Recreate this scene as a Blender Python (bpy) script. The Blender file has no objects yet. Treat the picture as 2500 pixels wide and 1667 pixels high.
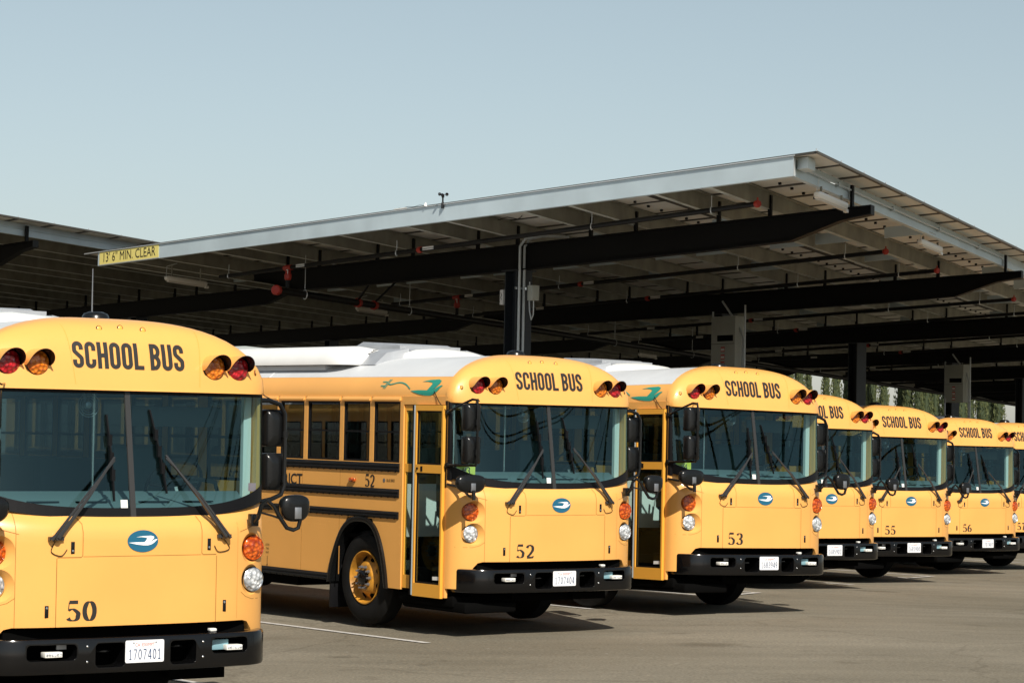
import bpy, bmesh, math, random
from mathutils import Vector, Matrix
random.seed(7)
R = math.radians
sc = bpy.context.scene
COL = sc.collection

# ------------------------------------------------------------------ camera
CAM_H, PITCH, ROLL = 1.9016, R(2.7096), R(1.1708)
cd = bpy.data.cameras.new('camera'); cam = bpy.data.objects.new('camera', cd); COL.objects.link(cam)
cd.sensor_width = 36; cd.lens = 6107.2 / 2500 * 36; cd.clip_end = 3000; cd.clip_start = .1
xr = Vector((1, 0, 0)); up = Vector((0, -math.sin(PITCH), math.cos(PITCH))); fw = Vector((0, math.cos(PITCH), math.sin(PITCH)))
cr, sr = math.cos(ROLL), math.sin(ROLL)
xc = cr * xr + sr * up; yc = cr * up - sr * xr
m = Matrix((xc, yc, -fw)).transposed().to_4x4(); m.translation = Vector((0, 0, CAM_H))
cam.matrix_world = m
sc.camera = cam

# ------------------------------------------------------------------ world and sun
LDIR = Vector((-.33, 1.10, -1)).normalized()          # the way the sunlight travels
SUN_EL = math.asin(-LDIR.z)
wd = bpy.data.worlds.new('World'); sc.world = wd; wd.use_nodes = True
nt = wd.node_tree; nt.nodes.clear()
sky = nt.nodes.new('ShaderNodeTexSky'); sky.sky_type = 'NISHITA'; sky.sun_disc = False
sky.sun_elevation = SUN_EL; sky.sun_rotation = math.atan2(-LDIR.x, -LDIR.y)
sky.air_density = 1.0; sky.dust_density = 1.0; sky.ozone_density = 1.2
hs = nt.nodes.new('ShaderNodeHueSaturation'); hs.inputs['Saturation'].default_value = .60; hs.inputs['Hue'].default_value = .475
bg = nt.nodes.new('ShaderNodeBackground'); bg.inputs['Strength'].default_value = .077
wo = nt.nodes.new('ShaderNodeOutputWorld')
nt.links.new(sky.outputs[0], hs.inputs['Color']); nt.links.new(hs.outputs[0], bg.inputs[0]); nt.links.new(bg.outputs[0], wo.inputs[0])
sl = bpy.data.lights.new('sun', 'SUN'); sl.energy = 4.55; sl.angle = R(.53); sl.color = (1, .93, .82)
so = bpy.data.objects.new('sun', sl); COL.objects.link(so)
so.rotation_euler = LDIR.to_track_quat('-Z', 'Y').to_euler(); so.location = (20, -30, 40)
vs = sc.view_settings; vs.view_transform = 'Standard'; vs.look = 'None'; vs.exposure = .35; vs.gamma = 1; vs.use_curve_mapping = False
sc.cycles.max_bounces = 8; sc.cycles.diffuse_bounces = 6; sc.cycles.transparent_max_bounces = 16; sc.cycles.use_denoising = True
sc.cycles.caustics_reflective = False; sc.cycles.caustics_refractive = False

# ------------------------------------------------------------------ materials
def mat(name, col, rough=.5, metal=0, noise=0, nscale=8, bump=0, bscale=60, coat=0, spec=.5, col2=None, rnoise=0, emis=None):
    m = bpy.data.materials.new(name); m.use_nodes = True
    n = m.node_tree.nodes; l = m.node_tree.links; b = n['Principled BSDF']
    b.inputs['Base Color'].default_value = (*col, 1); b.inputs['Roughness'].default_value = rough
    b.inputs['Metallic'].default_value = metal; b.inputs['Coat Weight'].default_value = coat
    b.inputs['Coat Roughness'].default_value = .06
    b.inputs['Specular IOR Level'].default_value = spec
    if noise or col2 or bump or rnoise:
        tc = n.new('ShaderNodeTexCoord')
        nz = n.new('ShaderNodeTexNoise'); nz.inputs['Scale'].default_value = nscale; nz.inputs['Detail'].default_value = 6
        l.new(tc.outputs['Object'], nz.inputs['Vector'])
        if noise or col2:
            mx = n.new('ShaderNodeMix'); mx.data_type = 'RGBA'
            rp = n.new('ShaderNodeValToRGB'); rp.color_ramp.elements[0].position = .35; rp.color_ramp.elements[1].position = .65
            l.new(nz.outputs['Fac'], rp.inputs['Fac']); l.new(rp.outputs['Color'], mx.inputs['Factor'])
            c2 = col2 or tuple(c * (1 - noise) for c in col)
            mx.inputs[6].default_value = (*c2, 1); mx.inputs[7].default_value = (*col, 1)
            l.new(mx.outputs[2], b.inputs['Base Color'])
        if rnoise:
            mr = n.new('ShaderNodeMapRange'); mr.inputs['To Min'].default_value = max(.02, rough - rnoise); mr.inputs['To Max'].default_value = rough + rnoise
            l.new(nz.outputs['Fac'], mr.inputs['Value']); l.new(mr.outputs[0], b.inputs['Roughness'])
        if bump:
            nb = n.new('ShaderNodeTexNoise'); nb.inputs['Scale'].default_value = bscale; nb.inputs['Detail'].default_value = 3
            l.new(tc.outputs['Object'], nb.inputs['Vector'])
            bp = n.new('ShaderNodeBump'); bp.inputs['Strength'].default_value = bump; bp.inputs['Distance'].default_value = .01
            l.new(nb.outputs['Fac'], bp.inputs['Height']); l.new(bp.outputs[0], b.inputs['Normal'])
    return m

def glass_mat(name, tint, ior=1.5, refl=1.0, rough=.0):
    m = bpy.data.materials.new(name); m.use_nodes = True
    n = m.node_tree.nodes; l = m.node_tree.links; n.clear()
    out = n.new('ShaderNodeOutputMaterial'); tr = n.new('ShaderNodeBsdfTransparent'); gl = n.new('ShaderNodeBsdfGlossy')
    tr.inputs[0].default_value = (*tint, 1); gl.inputs['Roughness'].default_value = rough
    gl.inputs['Color'].default_value = (.58 * refl, .93 * refl, refl, 1) if refl < 1.01 else (.95, .98, 1, 1)
    fr = n.new('ShaderNodeFresnel'); ge = n.new('ShaderNodeNewGeometry'); mi = n.new('ShaderNodeMapRange')
    mi.inputs['To Min'].default_value = ior; mi.inputs['To Max'].default_value = 1 / ior
    l.new(ge.outputs['Backfacing'], mi.inputs['Value']); l.new(mi.outputs[0], fr.inputs[0])
    mx = n.new('ShaderNodeMixShader')
    l.new(fr.outputs[0], mx.inputs[0]); l.new(tr.outputs[0], mx.inputs[1]); l.new(gl.outputs[0], mx.inputs[2]); l.new(mx.outputs[0], out.inputs[0])
    return m

def lens_mat(name, col, dark):
    m = mat(name, col, rough=.12, coat=.6)
    n = m.node_tree.nodes; l = m.node_tree.links; b = n['Principled BSDF']
    tc = n.new('ShaderNodeTexCoord'); vo = n.new('ShaderNodeTexVoronoi'); vo.inputs['Scale'].default_value = 32
    l.new(tc.outputs['Object'], vo.inputs['Vector'])
    mx = n.new('ShaderNodeMix'); mx.data_type = 'RGBA'; mx.inputs[6].default_value = (*col, 1); mx.inputs[7].default_value = (*dark, 1)
    mr = n.new('ShaderNodeMapRange'); mr.inputs['From Max'].default_value = .75; l.new(vo.outputs['Distance'], mr.inputs['Value'])
    l.new(mr.outputs[0], mx.inputs['Factor']); l.new(mx.outputs[2], b.inputs['Base Color'])
    bp = n.new('ShaderNodeBump'); bp.inputs['Strength'].default_value = .8; bp.inputs['Distance'].default_value = .02
    l.new(vo.outputs['Distance'], bp.inputs['Height']); l.new(bp.outputs[0], b.inputs['Normal'])
    return m

M = {}
M['yellow'] = mat('bus_yellow_paint', (.81, .402, .104), .36, coat=.22, spec=.35, noise=.07, nscale=1.3, rnoise=.10, bump=.06, bscale=2.2)
M['yellow_door'] = mat('door_yellow_paint', (.76, .365, .05), .36, coat=.1, spec=.35)
M['white'] = mat('white_roof_paint', (.60, .62, .64), .42, noise=.06, nscale=2.5, rnoise=.08)
M['white_plastic'] = mat('white_moulded_plastic', (.82, .82, .80), .3, noise=.04, nscale=4)
M['acmetal'] = mat('brushed_sheet_metal', (.46, .48, .51), .45, metal=.4, noise=.1, nscale=6)
M['black'] = mat('black_gloss_paint', (.0035, .0035, .004), .15, spec=.45, rnoise=.06, nscale=9, bump=.02, bscale=10)
M['blackmatte'] = mat('black_rubber', (.005, .005, .006), .5, spec=.2)
M['blackplast'] = mat('black_moulded_plastic', (.006, .0065, .007), .26, spec=.4, bump=.03, bscale=30)
M['rail'] = mat('black_rub_rail_paint', (.008, .010, .013), .36, spec=.35, noise=.3, nscale=14)
M['tyre'] = mat('tyre_rubber', (.008, .008, .008), .75, spec=.2, noise=.4, nscale=10, bump=.3, bscale=50)
M['under'] = mat('dark_chassis', (.003, .003, .003), .9, spec=.03)
M['seam'] = mat('panel_gap', (.30, .135, .022), .8)
M['seamblack'] = mat('wide_panel_gap', (.02, .012, .006), .8)
M['ink'] = mat('black_vinyl_lettering', (.022, .020, .018), .45)
M['red_lens'] = lens_mat('red_lens', (.75, .02, .03), (.20, .0, .005))
M['amber_lens'] = lens_mat('amber_lens', (.95, .30, .02), (.45, .08, .0))
M['clearance'] = mat('clearance_amber', (.85, .40, .07), .3)
M['orange_lens'] = lens_mat('orange_lens', (.85, .17, .012), (.30, .03, .0))
M['clear_lens'] = lens_mat('headlight_reflector', (.88, .90, .92), (.26, .28, .30))
M['chrome'] = mat('bright_metal', (.75, .76, .78), .18, metal=1)
M['steel'] = mat('dull_steel', (.32, .33, .35), .4, metal=.8)
M['blue'] = mat('emblem_blue', (.012, .115, .20), .4)
M['emwhite'] = mat('emblem_white', (.85, .87, .88), .4)
M['green'] = mat('green_decal', (.02, .26, .19), .4)
M['navy'] = mat('plate_navy_ink', (.03, .07, .16), .5)
M['platered'] = mat('plate_red_ink', (.65, .12, .08), .5)
M['plate'] = mat('plate_white', (.80, .81, .84), .4, noise=.05, nscale=30)
M['glassf'] = glass_mat('windshield_glass', (.50, .68, .70), 1.62)
M['glassd'] = glass_mat('tinted_side_glass', (.42, .48, .48), 2.3, refl=1.02)
M['glassdoor'] = glass_mat('door_glass', (.88, .94, .93), 1.5)
M['lining'] = mat('grey_vinyl_lining', (.38, .42, .42), .6)
M['ceiling'] = mat('pale_ceiling_lining', (.42, .44, .42), .6)
M['dash'] = mat('teal_grey_dashboard', (.18, .215, .22), .5)
M['seatm'] = mat('green_vinyl_seat', (.03, .07, .075), .5)
M['card'] = mat('yellow_card', (.95, .85, .12), .6)
M['signyel'] = mat('sign_yellow', (.92, .78, .24), .5)
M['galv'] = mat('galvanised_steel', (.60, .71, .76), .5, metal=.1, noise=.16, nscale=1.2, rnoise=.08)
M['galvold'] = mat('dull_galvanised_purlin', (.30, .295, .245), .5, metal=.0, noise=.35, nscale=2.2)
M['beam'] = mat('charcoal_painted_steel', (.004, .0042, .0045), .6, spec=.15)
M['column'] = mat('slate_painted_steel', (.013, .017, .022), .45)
M['pipe'] = mat('black_steel_pipe', (.004, .004, .004), .5, spec=.25)
M['redfit'] = mat('red_pipe_fitting', (.36, .022, .010), .45)
M['conduit'] = mat('grey_conduit', (.50, .55, .57), .4, metal=.1)
M['inverter'] = mat('grey_cabinet_paint', (.40, .42, .38), .5, noise=.08, nscale=3)
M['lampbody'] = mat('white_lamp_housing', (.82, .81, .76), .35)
M['labelw'] = mat('white_label', (.75, .75, .72), .5)
M['bark'] = mat('bark', (.10, .07, .05), .9, noise=.4, nscale=12)
M['paint'] = mat('white_line_paint', (.62, .60, .57), .7, noise=.35, nscale=16, bump=.2, bscale=120)

def panel_mat():      # solar module undersides: a grid of pale backsheets with dark joints, in canopy coordinates
    m = mat('solar_module_underside', (.42, .38, .31), .6)
    n = m.node_tree.nodes; l = m.node_tree.links; b = n['Principled BSDF']
    tc = n.new('ShaderNodeTexCoord'); nz = n.new('ShaderNodeTexNoise'); nz.inputs['Scale'].default_value = .8
    l.new(tc.outputs['Object'], nz.inputs['Vector'])
    mx = n.new('ShaderNodeMix'); mx.data_type = 'RGBA'; mx.inputs[6].default_value = (.60, .585, .54, 1); mx.inputs[7].default_value = (.85, .83, .77, 1)
    l.new(nz.outputs['Fac'], mx.inputs['Factor']); l.new(mx.outputs[2], b.inputs['Base Color'])
    return m
M['panel'] = panel_mat()
M['panelframe'] = mat('module_frame', (.06, .055, .045), .6)

def leaf_mat():
    m = mat('cypress_foliage', (.07, .095, .030), .7)
    n = m.node_tree.nodes; l = m.node_tree.links; b = n['Principled BSDF']
    tc = n.new('ShaderNodeTexCoord'); nz = n.new('ShaderNodeTexNoise'); nz.inputs['Scale'].default_value = 1.1; nz.inputs['Detail'].default_value = 4
    l.new(tc.outputs['Object'], nz.inputs['Vector'])
    mx = n.new('ShaderNodeMix'); mx.data_type = 'RGBA'; mx.inputs[6].default_value = (.035, .05, .016, 1); mx.inputs[7].default_value = (.13, .145, .05, 1)
    l.new(nz.outputs['Fac'], mx.inputs['Factor']); l.new(mx.outputs[2], b.inputs['Base Color'])
    return m
M['leaf'] = leaf_mat()
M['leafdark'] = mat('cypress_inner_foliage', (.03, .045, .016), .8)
M['redlab'] = mat('red_label', (.5, .05, .04), .5)
M['pinkp'] = mat('pink_paper', (.75, .35, .38), .6)

def asphalt():
    m = bpy.data.materials.new('asphalt'); m.use_nodes = True
    n = m.node_tree.nodes; l = m.node_tree.links; b = n['Principled BSDF']; b.inputs['Roughness'].default_value = .86
    b.inputs['Specular IOR Level'].default_value = .25
    tc = n.new('ShaderNodeTexCoord')
    def noise(scale, detail=6, dist=0, rot=None):
        z = n.new('ShaderNodeTexNoise'); z.inputs['Scale'].default_value = scale; z.inputs['Detail'].default_value = detail; z.inputs['Distortion'].default_value = dist
        if rot:
            mp = n.new('ShaderNodeMapping'); mp.inputs['Scale'].default_value = rot; l.new(tc.outputs['Object'], mp.inputs['Vector']); l.new(mp.outputs[0], z.inputs['Vector'])
        else: l.new(tc.outputs['Object'], z.inputs['Vector'])
        return z.outputs['Fac']
    def ramp(src, a, ca, bb, cb):
        r_ = n.new('ShaderNodeValToRGB'); e = r_.color_ramp.elements
        e[0].position = a; e[0].color = (*ca, 1); e[1].position = bb; e[1].color = (*cb, 1); l.new(src, r_.inputs[0]); return r_.outputs[0]
    def mul(a, c, f=1):
        x = n.new('ShaderNodeMix'); x.data_type = 'RGBA'; x.blend_type = 'MULTIPLY'; x.inputs[0].default_value = f
        l.new(a, x.inputs[6]); l.new(c, x.inputs[7]); return x.outputs[2]
    base = ramp(noise(.22, 5, .6), .32, (.166, .146, .108), .68, (.225, .200, .154))
    fine = ramp(noise(38, 5), .3, (.62, .62, .62), .7, (1.3, 1.3, 1.3))
    streak = ramp(noise(.9, 4, .3, (.25, 1.6, 1)), .35, (.88, .88, .88), .65, (1.06, 1.06, 1.06))
    spots = ramp(noise(2.3, 3), .24, (.72, .71, .70), .38, (1, 1, 1))
    c = mul(mul(mul(base, fine, .8), streak), spots)
    # sealed cracks
    vo = n.new('ShaderNodeTexVoronoi'); vo.feature = 'DISTANCE_TO_EDGE'; vo.inputs['Scale'].default_value = .17
    mp = n.new('ShaderNodeMapping'); l.new(tc.outputs['Object'], mp.inputs['Vector'])
    nz = n.new('ShaderNodeTexNoise'); nz.inputs['Scale'].default_value = .9; nz.inputs['Detail'].default_value = 5; l.new(tc.outputs['Object'], nz.inputs['Vector'])
    ad = n.new('ShaderNodeVectorMath'); ad.operation = 'MULTIPLY_ADD'; l.new(nz.outputs['Color'], ad.inputs[0]); ad.inputs[1].default_value = (1.2, 1.2, 0); l.new(mp.outputs[0], ad.inputs[2])
    l.new(ad.outputs[0], vo.inputs['Vector'])
    cr_ = ramp(vo.outputs['Distance'], .001, (.80, .79, .78), .005, (1, 1, 1))
    c = mul(c, cr_)
    v3 = n.new('ShaderNodeTexVoronoi'); v3.inputs['Scale'].default_value = .42; l.new(ad.outputs[0], v3.inputs['Vector'])
    c = mul(c, ramp(v3.outputs['Distance'], .05, (.62, .60, .57), .16, (1, 1, 1)), .8)
    # pale chips
    v2 = n.new('ShaderNodeTexVoronoi'); v2.inputs['Scale'].default_value = 2.2; l.new(tc.outputs['Object'], v2.inputs['Vector'])
    lt = n.new('ShaderNodeMath'); lt.operation = 'LESS_THAN'; lt.inputs[1].default_value = .035; l.new(v2.outputs['Distance'], lt.inputs[0])
    x = n.new('ShaderNodeMix'); x.data_type = 'RGBA'; l.new(lt.outputs[0], x.inputs[0]); l.new(c, x.inputs[6]); x.inputs[7].default_value = (.30, .28, .25, 1)
    l.new(x.outputs[2], b.inputs['Base Color'])
    bp = n.new('ShaderNodeBump'); bp.inputs['Strength'].default_value = .5; bp.inputs['Distance'].default_value = .012
    l.new(noise(70, 3), bp.inputs['Height']); l.new(bp.outputs[0], b.inputs['Normal'])
    return m
M['asphalt'] = asphalt()

# ------------------------------------------------------------------ mesh helpers
# local frame of a bus: u = across (towards its left side), v = forward, w = up
def P(u, v, w): return (u, -v, w)

class MB:
    def __init__(s, f=None): s.v = []; s.f = []; s.map = f or P
    def add(s, pts):
        i = len(s.v); s.v += [s.map(*p) for p in pts]; return i
    def face(s, pts):
        i = s.add(pts); s.f.append(tuple(range(i, i + len(pts)))); return s
    def box(s, a0, a1, b0, b1, c0, c1):
        i = s.add([(a0, b0, c0), (a1, b0, c0), (a1, b1, c0), (a0, b1, c0), (a0, b0, c1), (a1, b0, c1), (a1, b1, c1), (a0, b1, c1)])
        for q in ((0, 3, 2, 1), (4, 5, 6, 7), (0, 1, 5, 4), (1, 2, 6, 5), (2, 3, 7, 6), (3, 0, 4, 7)): s.f.append(tuple(i + k for k in q))
        return s
    def grid(s, rows, closed=False, cap=False):
        n = len(rows[0]); i = s.add([p for r_ in rows for p in r_])
        for a in range(len(rows) - 1):
            for b in range(n if closed else n - 1):
                c = (b + 1) % n; s.f.append((i + a * n + b, i + a * n + c, i + (a + 1) * n + c, i + (a + 1) * n + b))
        if cap:
            s.f.append(tuple(i + b for b in range(n))[::-1]); s.f.append(tuple(i + (len(rows) - 1) * n + b for b in range(n)))
        return s
    def tube(s, path, r, seg=8, cap=True):
        path = [Vector(p) for p in path]; rows = []
        rr = r if isinstance(r, (list, tuple)) else [r] * len(path)
        t0 = (path[1] - path[0]).normalized(); a = Vector((0, 0, 1)) if abs(t0.z) < .9 else Vector((1, 0, 0))
        nrm = (a - t0 * a.dot(t0)).normalized()
        for k, p in enumerate(path):
            t = (path[min(k + 1, len(path) - 1)] - path[max(k - 1, 0)]).normalized()
            nrm = (nrm - t * nrm.dot(t)).normalized(); bn = t.cross(nrm)
            rows.append([tuple(p + (nrm * math.cos(2 * math.pi * j / seg) + bn * math.sin(2 * math.pi * j / seg)) * rr[k]) for j in range(seg)])
        return s.grid(rows, True, cap)
    def lathe(s, c, axis, prof, seg=24, cap=True):
        """prof: list of (distance along axis, radius)"""
        c = Vector(c); ax = Vector(axis).normalized(); a = Vector((0, 0, 1)) if abs(ax.z) < .9 else Vector((1, 0, 0))
        n1 = (a - ax * a.dot(ax)).normalized(); n2 = ax.cross(n1); rows = []
        for d, r_ in prof:
            rows.append([tuple(c + ax * d + (n1 * math.cos(2 * math.pi * j / seg) + n2 * math.sin(2 * math.pi * j / seg)) * r_) for j in range(seg)])
        return s.grid(rows, True, cap)
    def islands(s):
        par = list(range(len(s.v)))
        def fd(a):
            while par[a] != a: par[a] = par[par[a]]; a = par[a]
            return a
        for f in s.f:
            for q in f[1:]: par[fd(q)] = fd(f[0])
        g = {}
        for f in s.f: g.setdefault(fd(f[0]), []).append(f)
        out = []
        for fs in g.values():
            ids = sorted({q for f in fs for q in f}); mp_ = {q: i for i, q in enumerate(ids)}; b = MB(lambda *p: p)
            b.v = [s.v[q] for q in ids]; b.f = [tuple(mp_[q] for q in f) for f in fs]; out.append(b)
        return out
    def build_each(s, name, material, parent=None, **k): return [b.build(name, material, parent, **k) for b in s.islands()]
    def build(s, name, material, parent=None, smooth=False, bevel=0, bseg=2, origin=(0, 0, 0), merge=True, solid=0, angle=40):
        me = bpy.data.meshes.new(name); o_ = Vector(origin)
        me.from_pydata([tuple(Vector(p) - o_) for p in s.v], [], s.f)
        bm = bmesh.new(); bm.from_mesh(me)
        if merge: bmesh.ops.remove_doubles(bm, verts=bm.verts, dist=1e-5)
        bmesh.ops.dissolve_degenerate(bm, dist=1e-6, edges=bm.edges)
        bmesh.ops.recalc_face_normals(bm, faces=bm.faces)
        if bevel:
            es = [e for e in bm.edges if len(e.link_faces) == 2 and e.calc_face_angle(0) > R(35)]
            bmesh.ops.bevel(bm, geom=es, offset=bevel, segments=bseg, profile=.5, affect='EDGES', clamp_overlap=True)
        bm.to_mesh(me); bm.free()
        me.materials.append(material)
        ob = bpy.data.objects.new(name, me); COL.objects.link(ob)
        if parent: ob.parent = parent
        if smooth or bevel: shade(me, angle)
        return ob

def shade(me, ang=40):
    for p in me.polygons: p.use_smooth = True
    bm = bmesh.new(); bm.from_mesh(me)
    for e in bm.edges: e.smooth = not (len(e.link_faces) == 2 and e.calc_face_angle(0) > R(ang))
    bm.to_mesh(me); bm.free()

def tag(o, label=None, cat=None, group=None, kind=None):
    if label: o['label'] = label
    if cat: o['category'] = cat
    if group: o['group'] = group
    if kind: o['kind'] = kind
    return o
def empty(name, loc=(0, 0, 0)):
    o = bpy.data.objects.new(name, None); COL.objects.link(o); o.location = loc; o.empty_display_size = .3; return o
def copy_tree(o, parent=None):
    c = o.copy(); COL.objects.link(c)
    if parent: c.parent = parent
    for ch in [x for x in KIDS.get(o.name, [])]:
        KIDS.setdefault(c.name, []).append(copy_tree(ch, c))
    return c
KIDS = {}
def index_kids():
    KIDS.clear()
    for o in COL.objects:
        if o.parent: KIDS.setdefault(o.parent.name, []).append(o)

def boolean_cut(ob, cutters, op='DIFFERENCE'):
    for c in cutters:
        md = ob.modifiers.new('cut', 'BOOLEAN'); md.object = c; md.operation = op; md.solver = 'EXACT'
    dg = bpy.context.evaluated_depsgraph_get(); me = bpy.data.meshes.new_from_object(ob.evaluated_get(dg))
    me.name = ob.name; ob.modifiers.clear(); ob.data = me
    for c in cutters: bpy.data.objects.remove(c)

# ------------------------------------------------------------------ lettering made of pen strokes
def arc(cx, cy, rx, ry, a0, a1, n=10):
    return [(cx + rx * math.cos(R(a0 + (a1 - a0) * i / n)), cy + ry * math.sin(R(a0 + (a1 - a0) * i / n))) for i in range(n + 1)]
def crom(p, n=6):
    out = []
    for i in range(len(p) - 1):
        a = p[max(i - 1, 0)]; b = p[i]; c = p[i + 1]; d = p[min(i + 2, len(p) - 1)]
        for k in range(n):
            t = k / n
            out.append(tuple(.5 * ((2 * b[j]) + (-a[j] + c[j]) * t + (2 * a[j] - 5 * b[j] + 4 * c[j] - d[j]) * t * t + (-a[j] + 3 * b[j] - 3 * c[j] + d[j]) * t ** 3) for j in (0, 1)))
    return out + [p[-1]]
def glyph(ch, w, t):
    """centre lines of a character in a box w wide and 1 high; t = pen width. returns [(points, closed)]"""
    x0, x1, y0, y1 = t / 2, w - t / 2, t / 2, 1 - t / 2; r_ = (x1 - x0) / 2; xm = w / 2; ry = min(r_ * 1.05, .24)
    if ch in 'O': return [(arc(xm, y1 - ry, r_, ry, 0, 180) + arc(xm, y0 + ry, r_, ry, 180, 360), True)]
    if ch == '0': return [(arc(xm, .5, r_, y1 - .5, 0, 360, 28)[:-1], True)]
    if ch == 'C': return [([(x1, .66)] + arc(xm, y1 - ry, r_, ry, 0, 180) + arc(xm, y0 + ry, r_, ry, 180, 360) + [(x1, .34)], False)]
    if ch == 'S': return [([(x1, .69)] + arc(xm, y1 - ry, r_, ry, 0, 180) + crom([(x0, .70), (x0 + .1 * r_, .62), (xm, .5), (x1 - .1 * r_, .38), (x1, .30)], 5) + arc(xm, y0 + ry, r_, ry, 0, -180) + [(x0, .31)], False)]
    if ch == 'H': return [([(x0, 0), (x0, 1)], False), ([(x1, 0), (x1, 1)], False), ([(x0 + t / 2, .5), (x1 - t / 2, .5)], False)]
    if ch == 'L': return [([(x0, 0), (x0, 1)], False), ([(x0 + t / 2, y0), (w, y0)], False)]
    if ch == 'U': return [([(x0, 1), (x0, y0 + ry)] + arc(xm, y0 + ry, r_, ry, 180, 360)[1:] + [(x1, 1)], False)]
    if ch == 'B':
        ym = .52; a = (y1 - ym) / 2; b = (ym - y0) / 2
        return [([(x0, 0), (x0, 1)], False), ([(x0 + t / 2, y1), (x1 - a * .7, y1)] + arc(x1 - a * .7, ym + a, a * .66, a, 90, -90, 8) + [(x0 + t / 2, ym)], False), ([(x1 - b * .8, ym)] + arc(x1 - b * .8, ym - b, b * .8, b, 90, -90, 8) + [(x0 + t / 2, y0)], False)]
    if ch == '1': return [([(xm, 0), (xm, 1)], False), ([(xm - t * .3, 1 - t * .6), (xm - r_ * .7, .80)], False), ([(xm - r_ * .8, t * .3), (xm + r_ * .8, t * .3)], False)]
    if ch == '2': return [(arc(xm, y1 - .25, r_, .25, 165, -20, 12) + crom([(x1 - .05 * w, .55), (xm + .02, .30), (x0 + .02, y0 + .04)], 5), False), ([(x0, y0), (x1, y0)] + [(x1, y0 + .10)], False)]
    if ch == '3': return [(arc(xm, .74, r_ * .92, y1 - .74, 160, -62, 12) + [(xm, .53)], False), ([(xm - .02, .535)] + arc(xm, .27, r_, .27 - y0, 78, -165, 14), False)]
    if ch == '4': return [([(x1 - .16 * w, 0), (x1 - .16 * w, 1)], False), ([(x1 - .22 * w, .97), (x0, .30)], False), ([(x0, .27), (w, .27)], False)]
    if ch == '5': return [([(x0 + .12 * w, y1), (x1, y1)], False), ([(x0 + .10 * w, y1), (x0 + .04 * w, .55)], False), (crom([(x0 + .05 * w, .55), (xm, .61), (x1, .42), (x1, .26)], 5) + arc(xm, .24, r_, .24 - y0, 0, -160, 12), False)]
    if ch == '6': return [(arc(xm, .29, r_, .29 - y0, 0, 360, 22)[:-1], True), (crom([(x1 - .02, .93), (xm - .02, .88), (x0 + .03, .6), (x0, .33)], 6), False)]
    if ch == '7': return [([(x0, y1), (x1, y1)], False), (crom([(x1, y1 - t * .4), (xm + .04, .5), (xm - .05, 0)], 5), False)]
    if ch == '8': return [(arc(xm, .74, r_ * .85, y1 - .74, 0, 360, 20)[:-1], True), (arc(xm, .265, r_, .265 - y0, 0, 360, 22)[:-1], True)]
    if ch == '9': return [(arc(xm, .71, r_, y1 - .71, 0, 360, 22)[:-1], True), (crom([(x0 + .02, .07), (xm + .02, .12), (x1 - .03, .4), (x1, .67)], 6), False)]
    return []
def strokes_text(txt, mapf, height, cw, pen, gap, contrast=None, space=.25):
    """mapf(x, y, k) -> point; returns an MB. contrast=(thin, thick): pen width follows stroke direction as in serif figures"""
    mb = MB(lambda *p: p); x = 0; k = 0
    for ch in txt:
        if ch == ' ': x += space; continue
        w = cw * (.92 if ch == 'L' else 1)
        for pts, closed in glyph(ch, w, pen):
            k += 1; n = len(pts)
            if not closed:      # split long straight runs so they follow curved panels
                q = [pts[0]]
                for a, b in zip(pts, pts[1:]):
                    d = math.dist(a, b); s_ = max(1, int(d / .2))
                    q += [(a[0] + (b[0] - a[0]) * i / s_, a[1] + (b[1] - a[1]) * i / s_) for i in range(1, s_ + 1)]
                pts = q; n = len(pts)
            rows = []
            for i, p in enumerate(pts):
                a = pts[(i - 1) % n] if closed or i else pts[0]; b = pts[(i + 1) % n] if closed or i < n - 1 else pts[-1]
                dx, dy = b[0] - a[0], b[1] - a[1]; d = math.hypot(dx, dy) or 1; nx, ny = -dy / d, dx / d
                h = pen / 2
                if contrast:
                    h = (contrast[0] + (contrast[1] - contrast[0]) * min(1, abs(dy / d) * 1.1) ** 1.3) / 2
                    if ch in '57' and pts[0][1] > .85 and pts[-1][1] > .85: h = .085
                    if ch == '2' and abs(dy / d) < .05: h = .07
                    if ch == '5' and abs(dx / d) < .3 and p[0] < w * .4 and p[1] > .5: h = .022
                rows.append([mapf(x + p[0] + nx * h, p[1] + ny * h, k), mapf(x + p[0] - nx * h, p[1] - ny * h, k)])
            if closed: rows.append(rows[0])
            mb.grid(rows)
        x += w + gap
    mb.width = x - gap
    return mb
def font_mesh(txt, mapf, size, sx=1.0, align='CENTER', bold=0):
    cu = bpy.data.curves.new('t', 'FONT'); cu.body = txt; cu.size = size; cu.align_x = align; cu.align_y = 'CENTER'; cu.resolution_u = 3; cu.offset = bold
    ob = bpy.data.objects.new('t', cu); COL.objects.link(ob); bpy.context.view_layer.update()
    me = bpy.data.meshes.new_from_object(ob.evaluated_get(bpy.context.evaluated_depsgraph_get()))
    mb = MB(lambda *p: p); mb.v = [mapf(v.co.x * sx, v.co.y, 0) for v in me.vertices]; mb.f = [tuple(p.vertices) for p in me.polygons]
    bpy.data.objects.remove(ob); bpy.data.curves.remove(cu); bpy.data.meshes.remove(me)
    return mb

# ------------------------------------------------------------------ layout found from the photograph
YAW = R(36.434)
UX, UY = math.cos(YAW), math.sin(YAW)            # bus across direction
BX, BY = -UY, UX                                 # bus backwards direction
RX, RY = .368, .930                              # direction of the row
def ground_z(x, y):
    U = x * UX + y * UY
    k = [(-60, -.12), (4, -.12), (8.47, -.102), (12.5, -.02), (16.28, .055), (20.3, .110), (23, .10), (26.3, .045), (30.2, -.02), (35.4, -.085), (45, -.12), (400, -.12)]
    for (a, za), (b, zb) in zip(k, k[1:]):
        if U <= b:
            t = min(1, max(0, (U - a) / (b - a))); t = t * t * (3 - 2 * t); return za + (zb - za) * t
    return -.12

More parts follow.
